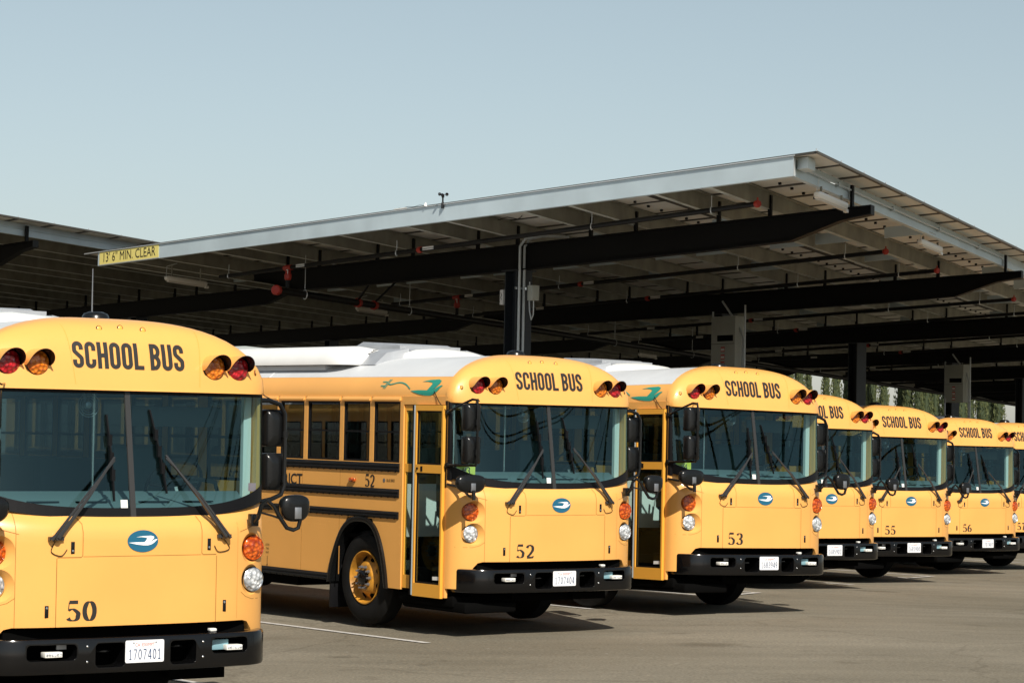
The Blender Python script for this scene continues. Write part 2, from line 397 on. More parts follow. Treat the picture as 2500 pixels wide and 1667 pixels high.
# ground: one sheet to the horizon, gently crowned between the parking rows
gb = MB(lambda *p: p); us = [-1500, -600, -200, -60, -20] + [i * .8 for i in range(5, 62)] + [55, 70, 100, 200, 500, 1800]
ts = [-1500, -400, -100, -30, -10, 0, 10, 20, 40, 80, 200, 600, 2000]
rows = []
for t_ in ts:
    row = []
    for u_ in us:
        x = u_ * UX + t_ * BX; y = u_ * UY + t_ * BY; row.append((x, y, ground_z(x, y)))
    rows.append(row)
gb.grid(rows); tag(gb.build('ground', M['asphalt'], smooth=True), kind='structure')

# painted stall lines
def strip(mb, p, q, wd_=.10, h=.006):
    a = Vector(p); b = Vector(q); d = (b - a); n = max(1, int(d.length / .8)); nn = Vector((-d.y, d.x)).normalized() * wd_ / 2
    rr = []
    for i in range(n + 1):
        c = a + d * i / n; rr.append([(c.x + s_ * nn.x, c.y + s_ * nn.y, ground_z(c.x, c.y) + h) for s_ in (1, -1)])
    mb.grid(rr)
pl = MB(lambda *p: p)
for k in range(-2, 8):
    ax, ay = 3.54 + 4.2 * k, 35.7 + 10.2 * k
    if k == -1: ax, ay = -.80, 25.6
    strip(pl, (ax, ay), (ax + BX * 13, ay + BY * 13))
    if k == -1: pass
    else: strip(pl, (ax + .05, ay), (ax - RX * 1.7, ay - RY * 1.7), h=.010)
    cx, cy = ax - RX * 1.7, ay - RY * 1.7
    if k != -1: strip(pl, (cx, cy), (cx + BX * 13, cy + BY * 13))
    cx, cy = ax - RX * 5.9, ay - RY * 5.9
    if k == 0: cx, cy = 1.05, 30.75
    if k == -1: cx, cy = -1.95, 20.55
    strip(pl, (cx, cy), (cx + BX * 13, cy + BY * 13))
tag(pl.build('stall_line', M['paint']), kind='structure')

# ------------------------------------------------------------------ the bus, built once
W = 1.21
def se(u, v0, VE=-.36, n=3): return VE + (v0 - VE) * math.sqrt(max(0, 1 - (min(abs(u), W) / W) ** n))
US = [W * math.copysign(1 - (1 - abs(t)) ** 1.8, t) if t else 0 for t in [i / 22 for i in range(-22, 23)]]
def fascia_v(u, w):
    v0 = 0 if w < 1.42 else -.07 * ((w - 1.42) / .13) ** 2
    return se(u, v0)
def glass_v(u, w): return se(u, -.075 - .155 * (w - 1.535))
def w_top(u): return 1.545 + .105 * (abs(u) / 1.15) ** 3
def w_bot(u):
    a = abs(u)
    return .785 if a < .93 else (.50 if a > 1.06 else .50 + .285 * math.sqrt(max(0, 1 - ((a - .93) / .13) ** 2)))
def arch(phi, k=0.0):      # roof outline, phi 0 (left side of the bus) .. pi; k shrinks it
    H = .475 - k; Wd = W - k; c = math.cos(phi); s_ = math.sin(phi)
    r_ = 1.0; lo, hi = 0.0, 2.0
    for _ in range(24):
        r_ = (lo + hi) / 2; u = r_ * c; w = r_ * s_ - .045
        f = (abs(u) / Wd) ** 2.6 + (max(0, w) / H) ** 1.9
        if f < 1: lo = r_
        else: hi = r_
    return (r_ * c, 2.5 + r_ * s_ - .045)
PH = [math.pi * i / 40 for i in range(41)]
def cap_v0(w): return -.175 - .19 * (w - 2.455)
def cap_VE(phi): return -.34 - .34 * max(0, math.sin(phi)) ** 1.5
def cap_pt(phi, rho):
    ou, ow = arch(phi); u = ou * rho; w = 2.455 + (ow - 2.455) * rho
    VE = cap_VE(phi)
    return (u, VE + (cap_v0(w) - VE) * math.sqrt(max(0, 1 - rho ** (4 + 2.5 * math.sin(phi)))), w)
def cap_v(u, w):           # depth of the cap's face at (u, w)
    phi = math.atan2(max(0, w - 2.455), u); lo, hi = 0, 1
    ou, ow = arch(phi); rho = math.hypot(u, w - 2.455) / math.hypot(ou, ow - 2.455)
    return cap_pt(phi, min(.999, rho))[1]

def disc_map(c, ax): pass

def make_bus():
    root = empty('school_bus')
    Y = M['yellow']
    # --- front fascia, a solid shell with four lamp bowls cut into it
    mb = MB(); NW = 14
    def col_pts(u, inner):
        a, b = w_bot(u), w_top(u); out = []
        for j in range(NW + 1):
            w = a + (b - a) * j / NW
            if inner: out.append((u * .93, fascia_v(u * .985, min(w, 1.42)) - .20 if abs(u) < W else -.36, w))
            else: out.append((u, fascia_v(u, w), w))
        return out
    # front (outer) and back (inner) skins joined all round
    out_rows = [col_pts(u, 0) for u in US]
    in_rows = [[(u * .9, min(fascia_v(u, p[1]) - .19, -.19), p[2]) for p in col_pts(u, 0)] for u in US]
    ring_rows = []
    for o_, i_ in zip(out_rows, in_rows): ring_rows.append(o_ + i_[::-1])
    mb.grid(ring_rows, closed=True, cap=True)
    fascia = mb.build('front_fascia', Y, root)
    cutters = []
    for s_ in (1, -1):
        for w, r_ in ((1.075, .092), (1.306, .094)):
            c = MB(); c.lathe(P(s_ * 1.035, -.165, w), (0, -1, 0), [(0, r_), (.02, r_ + .004), (.25, r_ + .045)], 36); c.map = None
            c.v = [tuple(v) for v in c.v]
            cutters.append(c)
    cs = []
    for c in cutters:
        b_ = MB(lambda *p: p); b_.v = [(x, -y, z) for x, y, z in c.v]; b_.f = c.f
        cs.append(b_)
    cutobs = []
    for s_ in (1, -1):
        for w, r_ in ((1.075, .090), (1.306, .092)):
            b_ = MB(); b_.lathe((s_ * 1.035, -.190, w), (s_ * .10, 1, 0), [(0, r_), (.03, r_ + .003), (.26, r_ + .19)], 40)
            cutobs.append(b_.build('cutter', Y))
    boolean_cut(fascia, cutobs); fascia.data.materials.clear(); fascia.data.materials.append(Y); shade(fascia.data, 32)
    # --- lamps
    for s_ in (1, -1):
        for w, r_, nm, mt in ((1.075, .085, 'headlight', 'clear_lens'), (1.306, .086, 'turn_signal', 'orange_lens')):
            c = (s_ * 1.035, -.190, w); ax = (s_ * .10, 1, 0)
            mb = MB(); mb.lathe(c, ax, [(.045, r_ - .002), (.052, r_ - .012), (.062, r_ * .6), (.066, r_ * .25), (.067, .001)], 32, cap=False)
            l_ = mb.build(nm, M[mt], root, smooth=True)
            mb = MB(); mb.lathe(c, ax, [(.001, r_ + .003), (.048, r_ + .004), (.052, r_ - .001), (.046, r_ - .006)], 32, cap=False)
            mb.build('rim', M['chrome'] if nm == 'headlight' else M['orange_lens'], l_, smooth=True)
    # --- panel gaps on the nose, following its curve
    def seam(pts, wd_, mb, off=.0015):
        q = []
        for a, b in zip(pts, pts[1:]):
            d = math.dist(a, b); n = max(1, int(d / .05))
            q += [(a[0] + (b[0] - a[0]) * i / n, a[1] + (b[1] - a[1]) * i / n) for i in range(n)]
        q.append(pts[-1]); rows = []
        for i, p in enumerate(q):
            a = q[max(0, i - 1)]; b = q[min(len(q) - 1, i + 1)]; d = math.dist(a, b) or 1
            nx, ny = -(b[1] - a[1]) / d * wd_ / 2, (b[0] - a[0]) / d * wd_ / 2
            rows.append([(p[0] + k * nx, fascia_v(p[0] + k * nx, p[1] + k * ny) + off, p[1] + k * ny) for k in (1, -1)])
        mb.grid(rows)
    mb = MB(); sw = .0055
    def rc(x0, y0, x1, y1, r_, corner): pass
    seam([(-.9, w_top(-.9) - .01), (-.9, .787)], .004, mb)
    seam([(-.615, 1.262), (-.615, .787)], sw, mb); seam([(.66, 1.262), (.66, .787)], sw, mb)
    seam([(-.612, 1.268), (-.437, 1.268), (-.425, 1.28), (-.425, 1.50), (-.455, 1.548)], sw, mb, .0018)
    seam([(.657, 1.272), (.54, 1.272), (.528, 1.284), (.528, 1.50), (.505, 1.548)], sw, mb, .0018)
    seam([(-.42, 1.272), (.523, 1.272)], .0035, mb, .0012)
    for s_ in (1, -1):
        seam([(s_ * .88, 1.43), (s_ * 1.04, 1.475), (s_ * 1.12, 1.50)], .003, mb)
        seam([(s_ * .90, .99), (s_ * .95, .955), (s_ * 1.02, .935), (s_ * 1.17, .935)], .004, mb)
    seam([(.86, 1.50), (.86, .80)], .002, mb)
    mb.build('panel_gap', M['seam'], root, merge=False)
    mb = MB(); mb.box(-.96, .96, -.45, -.13, .62, .80); mb.build('grille_gap', M['under'], root)
    # --- latches
    for (u, w, top) in ((-.500, 1.335, 0), (.591, 1.345, 0), (-.680, .893, 1), (.739, .897, 1)):
        v = fascia_v(u, w); mb = MB(); mb.box(u - .014, u + .014, v - .01, v + .004, w - .042, w + .042)
        l_ = mb.build('latch', M['blackplast'], root, bevel=.002)
        mb = MB(); wz = w + .025 if top else w - .022
        mb.lathe((u, v + .004, wz), (0, 1, 0), [(0, .008), (.003, .008), (.004, .004)], 12); mb.build('lock', M['chrome'], l_)
    # --- emblem
    ec, ew = .040, 1.376
    mb = MB(); mb.lathe((0, 0, 0), (0, 1, 0), [(0, 1), (1, 1)], 40)
    mb.v = [(ec + x * .122, y * .004 - fascia_v(ec + x * .122, 1.37), ew + z * .078) for x, y, z in mb.v]
    mb.v = [(x, y if y < 0 else y, z) for x, y, z in mb.v]
    e_ = MB(lambda *p: p); e_.v = [(x, -(fascia_v(x, 1.37) + (.004 if abs(y + fascia_v(x, 1.37)) > .002 else .0)), z) for x, y, z in mb.v]; e_.f = mb.f
    emb = e_.build('emblem', M['blue'], root, merge=False)
    bird = [(-.49, .74), (-.05, .95), (.53, 1.03), (.74, .85), (.75, .55), (.64, .17), (.53, -.10), (.50, -.25), (.61, -.06), (.77, .20), (.90, .30), (1.0, .26), (.90, .02), (.79, -.36), (.61, -.74), (.35, -.98), (.02, -.97), (-.42, -.79), (-1, -.39), (-.49, -.30), (.09, -.32), (.17, -.06), (.28, .47), (.17, .65), (-.12, .74)]
    def bird_mesh(mapf, fine=False):
        b_ = MB(lambda *p: p); bm = bmesh.new(); vs_ = [bm.verts.new((x, y, 0)) for x, y in bird]; f_ = bm.faces.new(vs_)
        bmesh.ops.triangulate(bm, faces=[f_])
        for _ in range(4 if fine else 1):
            bmesh.ops.subdivide_edges(bm, edges=[e for e in bm.edges if e.calc_length() > .12], cuts=1)
            bmesh.ops.triangulate(bm, faces=[f for f in bm.faces if len(f.verts) > 3])
        bm.verts.index_update()
        b_.v = [mapf(v.co.x, v.co.y) for v in bm.verts]; b_.f = [tuple(v.index for v in f.verts) for f in bm.faces]; bm.free(); return b_
    bird_mesh(lambda x, y: P(ec + x * .116, fascia_v(ec + x * .116, 1.37) + .0065, ew + .003 + y * .034)).build('bird_mark', M['emwhite'], emb, merge=False)
    # --- front cap
    rows = [[cap_pt(p, r_) for p in PH] for r_ in (0.001, .2, .4, .55, .68, .78, .86, .91, .95, .975, .99, 1)]
    last = [arch(p) for p in PH]
    rows.append([(u * 1.002, cap_VE(p) - .035, w + .002) for p, (u, w) in zip(PH, last)])
    rows.append([(u * 1.002, cap_VE(p) - .050, w + .003) for p, (u, w) in zip(PH, last)]); rows.append([(u * .985, cap_VE(p) - .052, 2.455 + (w - 2.455) * .98) for p, (u, w) in zip(PH, last)])
    mb = MB(); mb.grid(rows)
    lip = [cap_pt(0, r_) for r_ in (1, .99, .975, .95, .91, .86, .78, .68, .55, .4, .2, .001)] + [cap_pt(math.pi, r_) for r_ in (.2, .4, .55, .68, .78, .86, .91, .95, .975, .99, 1)]
    mb.grid([lip, [(u * .99, v + .004, w - .014) for u, v, w in lip], [(u * .96, v - .10, w - .012) for u, v, w in lip]])
    mb.grid([[(s_ * W, v, 2.455) for v in (-.35, -.39)] for s_ in (1,)] + [[(1.17, v, 2.445) for v in (-.35, -.39)]])
    cap_ = mb.build('front_cap', Y, root, smooth=True, angle=50)
    for u in (-.42, .58):      # moulded joints of the cap
        mb = MB(); rr = []
        for i in range(16):
            w = 2.48 + .43 * i / 15; uu = u - (w - 2.48) * .10 * (1 if u < 0 else -1) * 1.0 - .0
            rr.append([(uu + k, cap_v(uu + k, w) + .0012, w) for k in (-.002, .002)])
        mb.grid(rr); mb.build('cap_joint', mats_soft, cap_)
    for (u, w) in ((-.176, 2.885), (0, 2.895), (.176, 2.885), (-1.10, 2.60), (1.10, 2.60)):
        v = cap_v(u, w); mb = MB(); ax = (0, 1, .35) if abs(u) < 1 else (math.copysign(.9, u), .6, .1)
        mb.lathe((u, v - .004, w), ax, [(0, .018), (.009, .017), (.012, .012)], 16)
        l_ = mb.build('clearance_lamp', M['clearance'], root, smooth=True)
        mb = MB(); mb.lathe((u, v - .004, w), ax, [(0, .023), (.006, .023), (.007, .018)], 16, cap=False); mb.build('bezel', M['seamblack'], l_)
    # --- eight-lamp warning system, front
    for s_, u, c_ in ((1, .709, 'amber_lens'), (1, .921, 'red_lens'), (-1, .709, 'amber_lens'), (-1, .921, 'red_lens')):
        u *= s_; w = 2.625; v = cap_v(u, w) + .012; r_ = .083
        mb = MB(); mb.lathe((u, v, w), (0, 1, 0), [(0, r_), (.014, r_), (.024, r_ * .8), (.030, r_ * .4), (.031, .001)], 32, cap=False)
        l_ = mb.build('warning_light', M[c_], root, smooth=True)
        mb = MB(); mb.lathe((u, v - .07, w), (0, 1, 0), [(0, r_ + .006), (.075, r_ + .006), (.078, r_ + .001)], 32, cap=False)
        mb.build('lamp_ring', M['blackplast'], l_, smooth=True)
        mb = MB(); rr = []
        for i in range(21):    # hood: a half tube, longest at the top
            a = R(-12 + 204 * i / 20); ln = .135 * max(.02, math.sin((i / 20) * math.pi)) ** .42
            cu_, cw_ = math.cos(a), math.sin(a)
            rr.append([(u + cu_ * (r_ + .011), v - .08, w + cw_ * (r_ + .011)), (u + cu_ * (r_ + .012), v + .01, w + cw_ * (r_ + .012)), (u + cu_ * (r_ + .013), v + ln, w + cw_ * (r_ + .013)),
                       (u + cu_ * (r_ + .008), v + ln, w + cw_ * (r_ + .008)), (u + cu_ * (r_ + .007), v + .0, w + cw_ * (r_ + .007))])
        for nm_, mt_, cols in (('hood', Y, (0, 1, 2)), ('hood_lining', M['hood'], (2, 3, 4))):
            mb = MB(); mb.grid([[q[c2] for c2 in cols] for q in rr]); mb.build(nm_, mt_, l_, smooth=True)
        mb = MB(); mb.face([(u + cu_, v + .001, w - .03) for cu_ in (r_ + .012, r_ + .03)] + [(u + r_ + .012, v - .02, w - .10)])
    # --- windscreen: two panes, rubber surround, centre bar
    def pane_grid(u0, u1, n, off=0, w0f=lambda u: w_top(u) + .005, w1=2.462):
        rows = []
        for i in range(n + 1):
            t = u0 + (u1 - u0) * i / n; u = W * math.copysign(1 - (1 - abs(t)) ** 1.6, t) if t else 0
            a = w0f(u); rows.append([(u, glass_v(u, a + (w1 - a) * j / 8) + off, a + (w1 - a) * j / 8) for j in range(9)])
        return rows
    ws = MB().grid(pane_grid(-1, 0, 22)).build('windshield', M['glassf'], root, smooth=True)
    MB().grid(pane_grid(0, 1, 22)).build('pane', M['glassf'], ws, smooth=True)
    for s_ in (1, -1):         # the glass goes on a little down the sides
        pass
    mb = MB(); NU = 40; low = []; o3 = .004
    def frit(u): return .055 + .045 * (abs(u) / 1.15) ** 6 + .02
    r1 = []; r2 = []
    for t in [-1 + 2 * i / NU for i in range(NU + 1)]:
        u = W * math.copysign(1 - (1 - abs(t)) ** 1.6, t) if t else 0
        a = w_top(u) - .012
        r1.append([(u, glass_v(u, w) + o3, w) for w in (a, a + .04, a + frit(u))])
        r2.append([(u, glass_v(u, w) + o3, w) for w in (2.418, 2.44, 2.47)])
    mb.grid(r1); mb.grid(r2)
    for s_ in (1, -1):
        ua, ub = s_ * W, s_ * 1.183
        mb.grid([[(u, glass_v(u, w) + o3, w) for w in (1.63, 1.8, 2.0, 2.2, 2.45)] for u in (ua, s_ * 1.20, ub)])
        mb.grid([[(s_ * (W + .002), glass_v(s_ * W, w) + o3, w), (s_ * (W + .002), -.40, w)] for w in (1.55, 2.0, 2.46)])
    mb.build('windshield_frame', M['blackmatte'], root, merge=False)
    mb = MB(); mb.grid([[(u, glass_v(0, w) + o, w) for u, o in ((-.024, .002), (-.020, .010), (.020, .010), (.024, .002))] for w in (1.545, 1.8, 2.1, 2.45)])
    mb.build('centre_bar', M['bar'], root, merge=False)
    mb = MB(); mb.face([(-.095, glass_v(-.09, 1.6) + .003, 1.60), (-.04, glass_v(-.05, 1.6) + .003, 1.60), (-.04, glass_v(-.05, 1.665) + .003, 1.665), (-.095, glass_v(-.09, 1.665) + .003, 1.665)])
    mb.build('sticker', M['labelw'], ws)
    # --- wipers
    for s_, piv, el, bt, bb in ((-1, (-.63, 1.400), (-.150, 1.965), (-.178, 2.27), (-.150, 1.655)), (1, (.715, 1.402), (.262, 1.985), (.170, 2.31), (.275, 1.71))):
        g = lambda u, w, o=.03: (u, (glass_v(u, w) if w > 1.55 else fascia_v(u, w)) + o, w)
        mb = MB(); d = s_ * .045
        mb.tube([g(piv[0], piv[1], .045), g(piv[0] + (el[0] - piv[0]) * .5, piv[1] + (el[1] - piv[1]) * .5, .09), g(*el, .05)], [.017, .013, .010], 6)
        mb.tube([g(piv[0] + d, piv[1] - .012, .045), g(piv[0] + d * .6 + (el[0] - piv[0]) * .5, piv[1] + (el[1] - piv[1]) * .5, .085), g(el[0], el[1] - .02, .05)], [.012, .009, .008], 6)
        mb.lathe((piv[0], fascia_v(*piv) - .005, piv[1]), (0, 1, 0), [(0, .026), (.04, .022), (.055, .012)], 12)
        mb.box(piv[0] - .055, piv[0] + .055, fascia_v(*piv), fascia_v(*piv) + .03, piv[1] - .012, piv[1] + .014)
        wp = mb.build('wiper', M['wiperarm'], root, smooth=True)
        mb = MB(); n = 10; pts = [(bb[0] + (bt[0] - bb[0]) * i / n, bb[1] + (bt[1] - bb[1]) * i / n) for i in range(n + 1)]
        mb.grid([[(p[0] - .008, glass_v(*p) + .008, p[1]), (p[0] - .005, glass_v(*p) + .02 + .018 * math.sin(math.pi * i / n), p[1]), (p[0] + .005, glass_v(*p) + .02 + .018 * math.sin(math.pi * i / n), p[1]), (p[0] + .008, glass_v(*p) + .008, p[1])] for i, p in enumerate(pts)], closed=True, cap=True)
        for i in (3, 5, 7):
            p = pts[i]; mb.box(p[0] - .014, p[0] + .014, glass_v(*p) + .012, glass_v(*p) + .04, p[1] - .04, p[1] + .04)
        mb.build('blade', M['blackmatte'], wp)
        hu, hw = piv[0] + s_ * .02, piv[1] - .02   # washer hose
        e_ = (-.545, 1.325) if s_ < 0 else (.635, 1.335); q = crom([(piv[0], piv[1] - .015), (piv[0] - .03 if s_ < 0 else piv[0] + .06, piv[1] - .09), ((piv[0] + e_[0]) / 2 + s_ * .0, e_[1] - .045), e_], 5)
        MB().tube([(a, fascia_v(a, b) + .008, b) for a, b in q], .003, 5).build('washer_hose', M['blackmatte'], wp)
    # --- bumper with pockets
    WB, RB = 1.155, .32
    def bump_v(u): return .105 - .052 * (u / .835) ** 2
    path = [(-WB, -.66, -1, 0), (-WB, -.42, -1, 0)]
    for i in range(11): a = R(180 - 90 * i / 10); path.append((-(WB - RB) + RB * math.cos(a), -.268 + RB * math.sin(a) + .001, math.cos(a), math.sin(a)))
    for i in range(1, 24): u = -.835 + 1.67 * i / 24; path.append((u, bump_v(u), 0, 1))
    for i in range(11): a = R(90 - 90 * i / 10); path.append(((WB - RB) + RB * math.cos(a), -.268 + RB * math.sin(a) + .001, math.cos(a), math.sin(a)))
    path += [(WB, -.42, 1, 0), (WB, -.66, 1, 0)]
    prof = [(.704, -.16), (.712, -.05), (.713, -.028), (.708, -.008), (.690, 0), (.58, 0), (.485, 0), (.468, -.008), (.462, -.028), (.458, -.16)]
    mb = MB(); mb.grid([[(u + nu * a, v + nv * a, w) for w, a in prof] for u, v, nu, nv in path], closed=True, cap=True)
    bumper = mb.build('bumper', M['black'], root)
    def rbox(u0, u1, w0, w1, r_, v0, v1):
        b_ = MB(); pts = []
        for cx, cy, a0 in ((u1 - r_, w1 - r_, 0), (u0 + r_, w1 - r_, 90), (u0 + r_, w0 + r_, 180), (u1 - r_, w0 + r_, 270)):
            pts += arc(cx, cy, r_, r_, a0, a0 + 90, 5)
        b_.grid([[(x, v0, y) for x, y in pts], [(x, v1, y) for x, y in pts]], closed=True, cap=True); return b_
    holes = [(-.865, -.500, .562, .672), (-.362, -.135, .505, .674), (.225, .440, .505, .672), (.575, .885, .565, .676)]
    boolean_cut(bumper, [rbox(*h, .032, -.6, .4).build('cutter', Y) for h in holes])
    bumper.data.materials.clear(); bumper.data.materials.append(M['black'])
    shade(bumper.data, 40)
    md = bumper.modifiers.new('edge', 'BEVEL'); md.width = .006; md.segments = 2; md.limit_method = 'ANGLE'; md.angle_limit = R(50)
    for h in holes:            # pocket walls behind each opening
        b_ = MB(); o_ = rbox(*h, .032, .03, -.14); b_.v = o_.v; b_.f = [f for f in o_.f if len(f) == 4 or max(f) >= 24]
        b_.build('pocket', M['under'], bumper)
    for u0 in (-.735, .700):
        mb = MB(); mb.box(u0, u0 + .130, .0, .075, .585, .622); l_ = mb.build('light_bar', M['lampbody'], root, bevel=.004)
        mb = MB()
        for i in range(6): mb.lathe((u0 + .014 + i * .0205, .075, .6035), (0, 1, 0), [(0, .0088), (.004, .0085), (.003, .004)], 10)
        mb.build_each('led', M['clear_lens'], l_)
    mb = MB(); mb.box(.600, .745, -.02, .02, .585, .66); mb.build('washer_bottle', M['tealplast'], root, bevel=.006)
    mb = MB(); mb.box(-.620, -.545, .0, .01, .634, .664); mb.build('bracket', M['steel'], root)
    mb = MB()
    for u in (-.425, .495):
        for w in (.655, .548): mb.lathe((u, bump_v(u), w), (0, 1, 0), [(0, .009), (.006, .008), (.009, .003)], 10)
    mb.build_each('bolt', M['chrome'], bumper)
    mb = MB(); mb.tube([(-.32, .0, .61), (-.26, .05, .612), (-.20, .0, .61)], .008, 6); mb.tube([(.26, -.0, .62), (.32, .05, .63), (.38, .0, .62)], .008, 6); mb.build_each('tow_eye', M['blackplast'], root, smooth=True)
    mb = MB(); mb.box(-.90, .98, -.30, -.02, .655, .700); mb.build('bumper_backing', M['under'], root)
    mb = MB(); mb.box(.61, .665, -.06, -.01, .715, .738); mb.build('hood_catch', M['labelw'], root, bevel=.008)
    # --- body side walls with real window and door openings
    zb, zt = .50, 2.505
    wins = [(-1.245, -1.752), (-1.835, -2.360), (-2.440, -3.112), (-3.195, -3.700)]
    v = -3.78
    while v > -10.2: wins.append((v, v - .56)); v -= .64
    VR = -11.0; gp = M['glassd']
    for s_ in (-1, 1):
        mb = MB(); ui, uo = s_ * (W - .035), s_ * W
        def bx(v0, v1, w0, w1, a=ui, b=uo): mb.box(min(a, b), max(a, b), v0, v1, w0, w1)
        # lower wall stops for the front wheel
        if s_ < 0: bx(-2.60, VR, zb, 1.79); bx(-1.18, -1.42, .44, 1.79); bx(-1.42, -2.60, 1.17, 1.79)
        else: bx(-2.60, VR, zb, 1.79); bx(-.36, -1.42, .47, 1.79); bx(-1.42, -2.60, 1.17, 1.79)
        # spandrels beside the wheel arch
        for va, vb in ((-1.42, -1.76), (-2.60, -2.24)):
            n = 8
            for i in range(n):
                t0, t1 = i / n, (i + 1) / n
                h0 = .44 + .73 * (t0 ** .55); h1 = .44 + .73 * (t1 ** .55)
                for uu in (ui, uo): mb.face([(uu, va + (vb - va) * t0, h0), (uu, va + (vb - va) * t1, h1), (uu, va + (vb - va) * t1, 1.17), (uu, va + (vb - va) * t0, 1.17)])
        allw = wins if s_ < 0 else [(-.50, -1.12)] + wins
        prev = -1.18 if s_ < 0 else -.36
        for a, b in allw: bx(prev, a, 1.79, 2.445); prev = b
        bx(prev, VR, 1.79, 2.445); bx(-1.18 if s_ < 0 else -.36, VR, 2.445, zt)
        if s_ < 0: bx(-.355, -1.18, 2.418, zt); bx(-.355, -.385, .40, 2.418)
        mb.build('side_wall', Y, root, merge=False)
        mb = MB(); u1, u2 = s_ * (W - .055), s_ * (W - .040)
        mb.box(min(u1, u2), max(u1, u2), -1.2, VR, 1.22, 1.785)
        mb.box(min(u1, u2), max(u1, u2), -1.2, VR, 2.45, 2.55)
        mb.build('wall_lining', M['lining'], root)
        for a, b in allw:
            ug = s_ * (W - .022)
            mb = MB(); mb.box(ug - .002, ug + .002, b + .005, a - .005, 1.795, 2.44); wn = mb.build('side_window', gp, root)
            mb = MB(); t_ = .022; x0, x1 = sorted((s_ * (W - .030), s_ * (W - .004)))
            mb.box(x0, x1, a, a - t_, 1.79, 2.445); mb.box(x0, x1, b + t_, b, 1.79, 2.445); mb.box(x0, x1, b + t_, a - t_, 1.79, 1.79 + t_); mb.box(x0, x1, b + t_, a - t_, 2.445 - t_, 2.445)
            mb.box(x0, x1, b + t_, a - t_, 2.108, 2.128)
            mb.build('sash', M['blackmatte'], wn)
        if s_ < 0:             # drip moulding over each window, rivets, panel joints
            mb = MB()
            for a, b in wins:
                mb.grid([[(-W, vv, 2.462), (-W - .022, vv, 2.452), (-W - .024, vv, 2.470), (-W - .010, vv, 2.492), (-W, vv, 2.50)] for vv in (a + .015, b - .015)], cap=True)
            mb.build('drip_moulding', Y, root)
        mb = MB()
        def riv(v_, w_, u_=None):
            r_ = .0055; c = (s_ * W if u_ is None else u_); k = s_ * .004
            i = mb.add([(c, v_ - r_, w_), (c, v_, w_ + r_), (c, v_ + r_, w_), (c, v_, w_ - r_), (c + k, v_, w_)])
            for q in range(4): mb.f.append((i + q, i + (q + 1) % 4, i + 4))
        v_ = -.42
        while v_ > -9: riv(v_, 2.503, s_ * (W - .001)); v_ -= .035
        if s_ < 0:
            v_ = -.42
            while v_ > -1.2: riv(v_, 2.452); v_ -= .075
        for a, b in wins:
            w_ = 1.83
            while w_ < 2.43: riv(b - .018, w_); riv(b - .062, w_); w_ += .075
        for vj in (-1.215, -2.62, -3.21, -3.37, -4.0, -4.6, -5.8):
            w_ = .56
            while w_ < 1.76: riv(vj, w_); w_ += .09
        for vj in [-2.7 - .11 * i for i in range(40)]: riv(vj, 1.06)
        tag(mb.build('rivet', Y, root, merge=False), kind='stuff')
        mb = MB()
        for vj in (-2.41, -3.198, -4.6, -6.2):
            mb.box(*sorted((s_ * (W - .01), s_ * (W + .0012))), vj - .002, vj + .002, .53, 1.185)
        for vj in (-2.41, -3.198): mb.box(*sorted((s_ * (W - .01), s_ * (W + .0012))), vj - .002, vj + .002, 1.505, 1.69)
        mb.build('panel_joint', M['seam'], root)
        # rub rails
        for w0, w1, va in ((1.690, 1.782, -1.236), (1.412, 1.505, -1.236), (1.184, 1.262, -1.236), (.452, .532, -2.60)):
            mb = MB(); h = w1 - w0; sec = [(0, w0), (.006, w0), (.008, w0 + .18 * h), (.022, w0 + .24 * h), (.022, w0 + .42 * h), (.010, w0 + .48 * h), (.010, w0 + .54 * h), (.022, w0 + .60 * h), (.022, w0 + .80 * h), (.008, w0 + .86 * h), (.006, w1), (0, w1)]
            mb.grid([[(s_ * (W + a), vv, w) for a, w in sec] for vv in (va, VR + .05)], closed=True, cap=True)
            vv = va - .08
            while vv > -8:
                mb.box(*sorted((s_ * W, s_ * (W + .012))), vv - .008, vv + .008, w0 - .004, w0 + .010); vv -= .13
            mb.build('rub_rail', M['rail'], root, merge=False)
        # wheel arch flare
        mb = MB(); pts = [(-2.60, .43), (-2.56, .62), (-2.46, .86), (-2.33, 1.05), (-2.16, 1.16), (-1.98, 1.185), (-1.80, 1.165), (-1.65, 1.07), (-1.53, .88), (-1.45, .64), (-1.41, .43)]
        rr = []
        for i, (a, w) in enumerate(crom(pts, 3)):
            k = 1.0; cx, cw = -2.0, .55; dx, dw = a - cx, w - cw; d = math.hypot(dx, dw); ix, iw = a - dx / d * .055, w - dw / d * .055
            rr.append([(s_ * W, a, w), (s_ * (W + .030), a, w), (s_ * (W + .036), (a + ix) / 2, (w + iw) / 2), (s_ * (W + .028), ix, iw), (s_ * (W - .10), ix, iw)])
        mb.grid(rr); mb.build('wheel_arch', M['blackplast'], root, smooth=True, angle=50)
        mb = MB(); mb.box(*sorted((s_ * .72, s_ * .74)), -2.62, -1.40, .45, 1.3); mb.box(*sorted((s_ * .74, s_ * 1.17)), -2.62, -1.40, 1.19, 1.21); mb.box(*sorted((s_ * .74, s_ * 1.17)), -1.44, -1.42, .45, 1.2); mb.box(*sorted((s_ * .74, s_ * 1.17)), -2.60, -2.58, .40, 1.2)
        mb.build('wheel_well', M['under'], root)
        mb = MB(); mb.box(*sorted((s_ * .92, s_ * 1.20)), -2.60, -2.575, .15, .62); mb.build('mud_flap', M['blackmatte'], root, bevel=.004)
        # lamp on the side
        mb = MB(); mb.box(*sorted((s_ * W, s_ * (W + .030))), -2.205, -2.085, 1.562, 1.604); mb.build('marker_lamp', M['orange_lens'], root, bevel=.012, bseg=3)
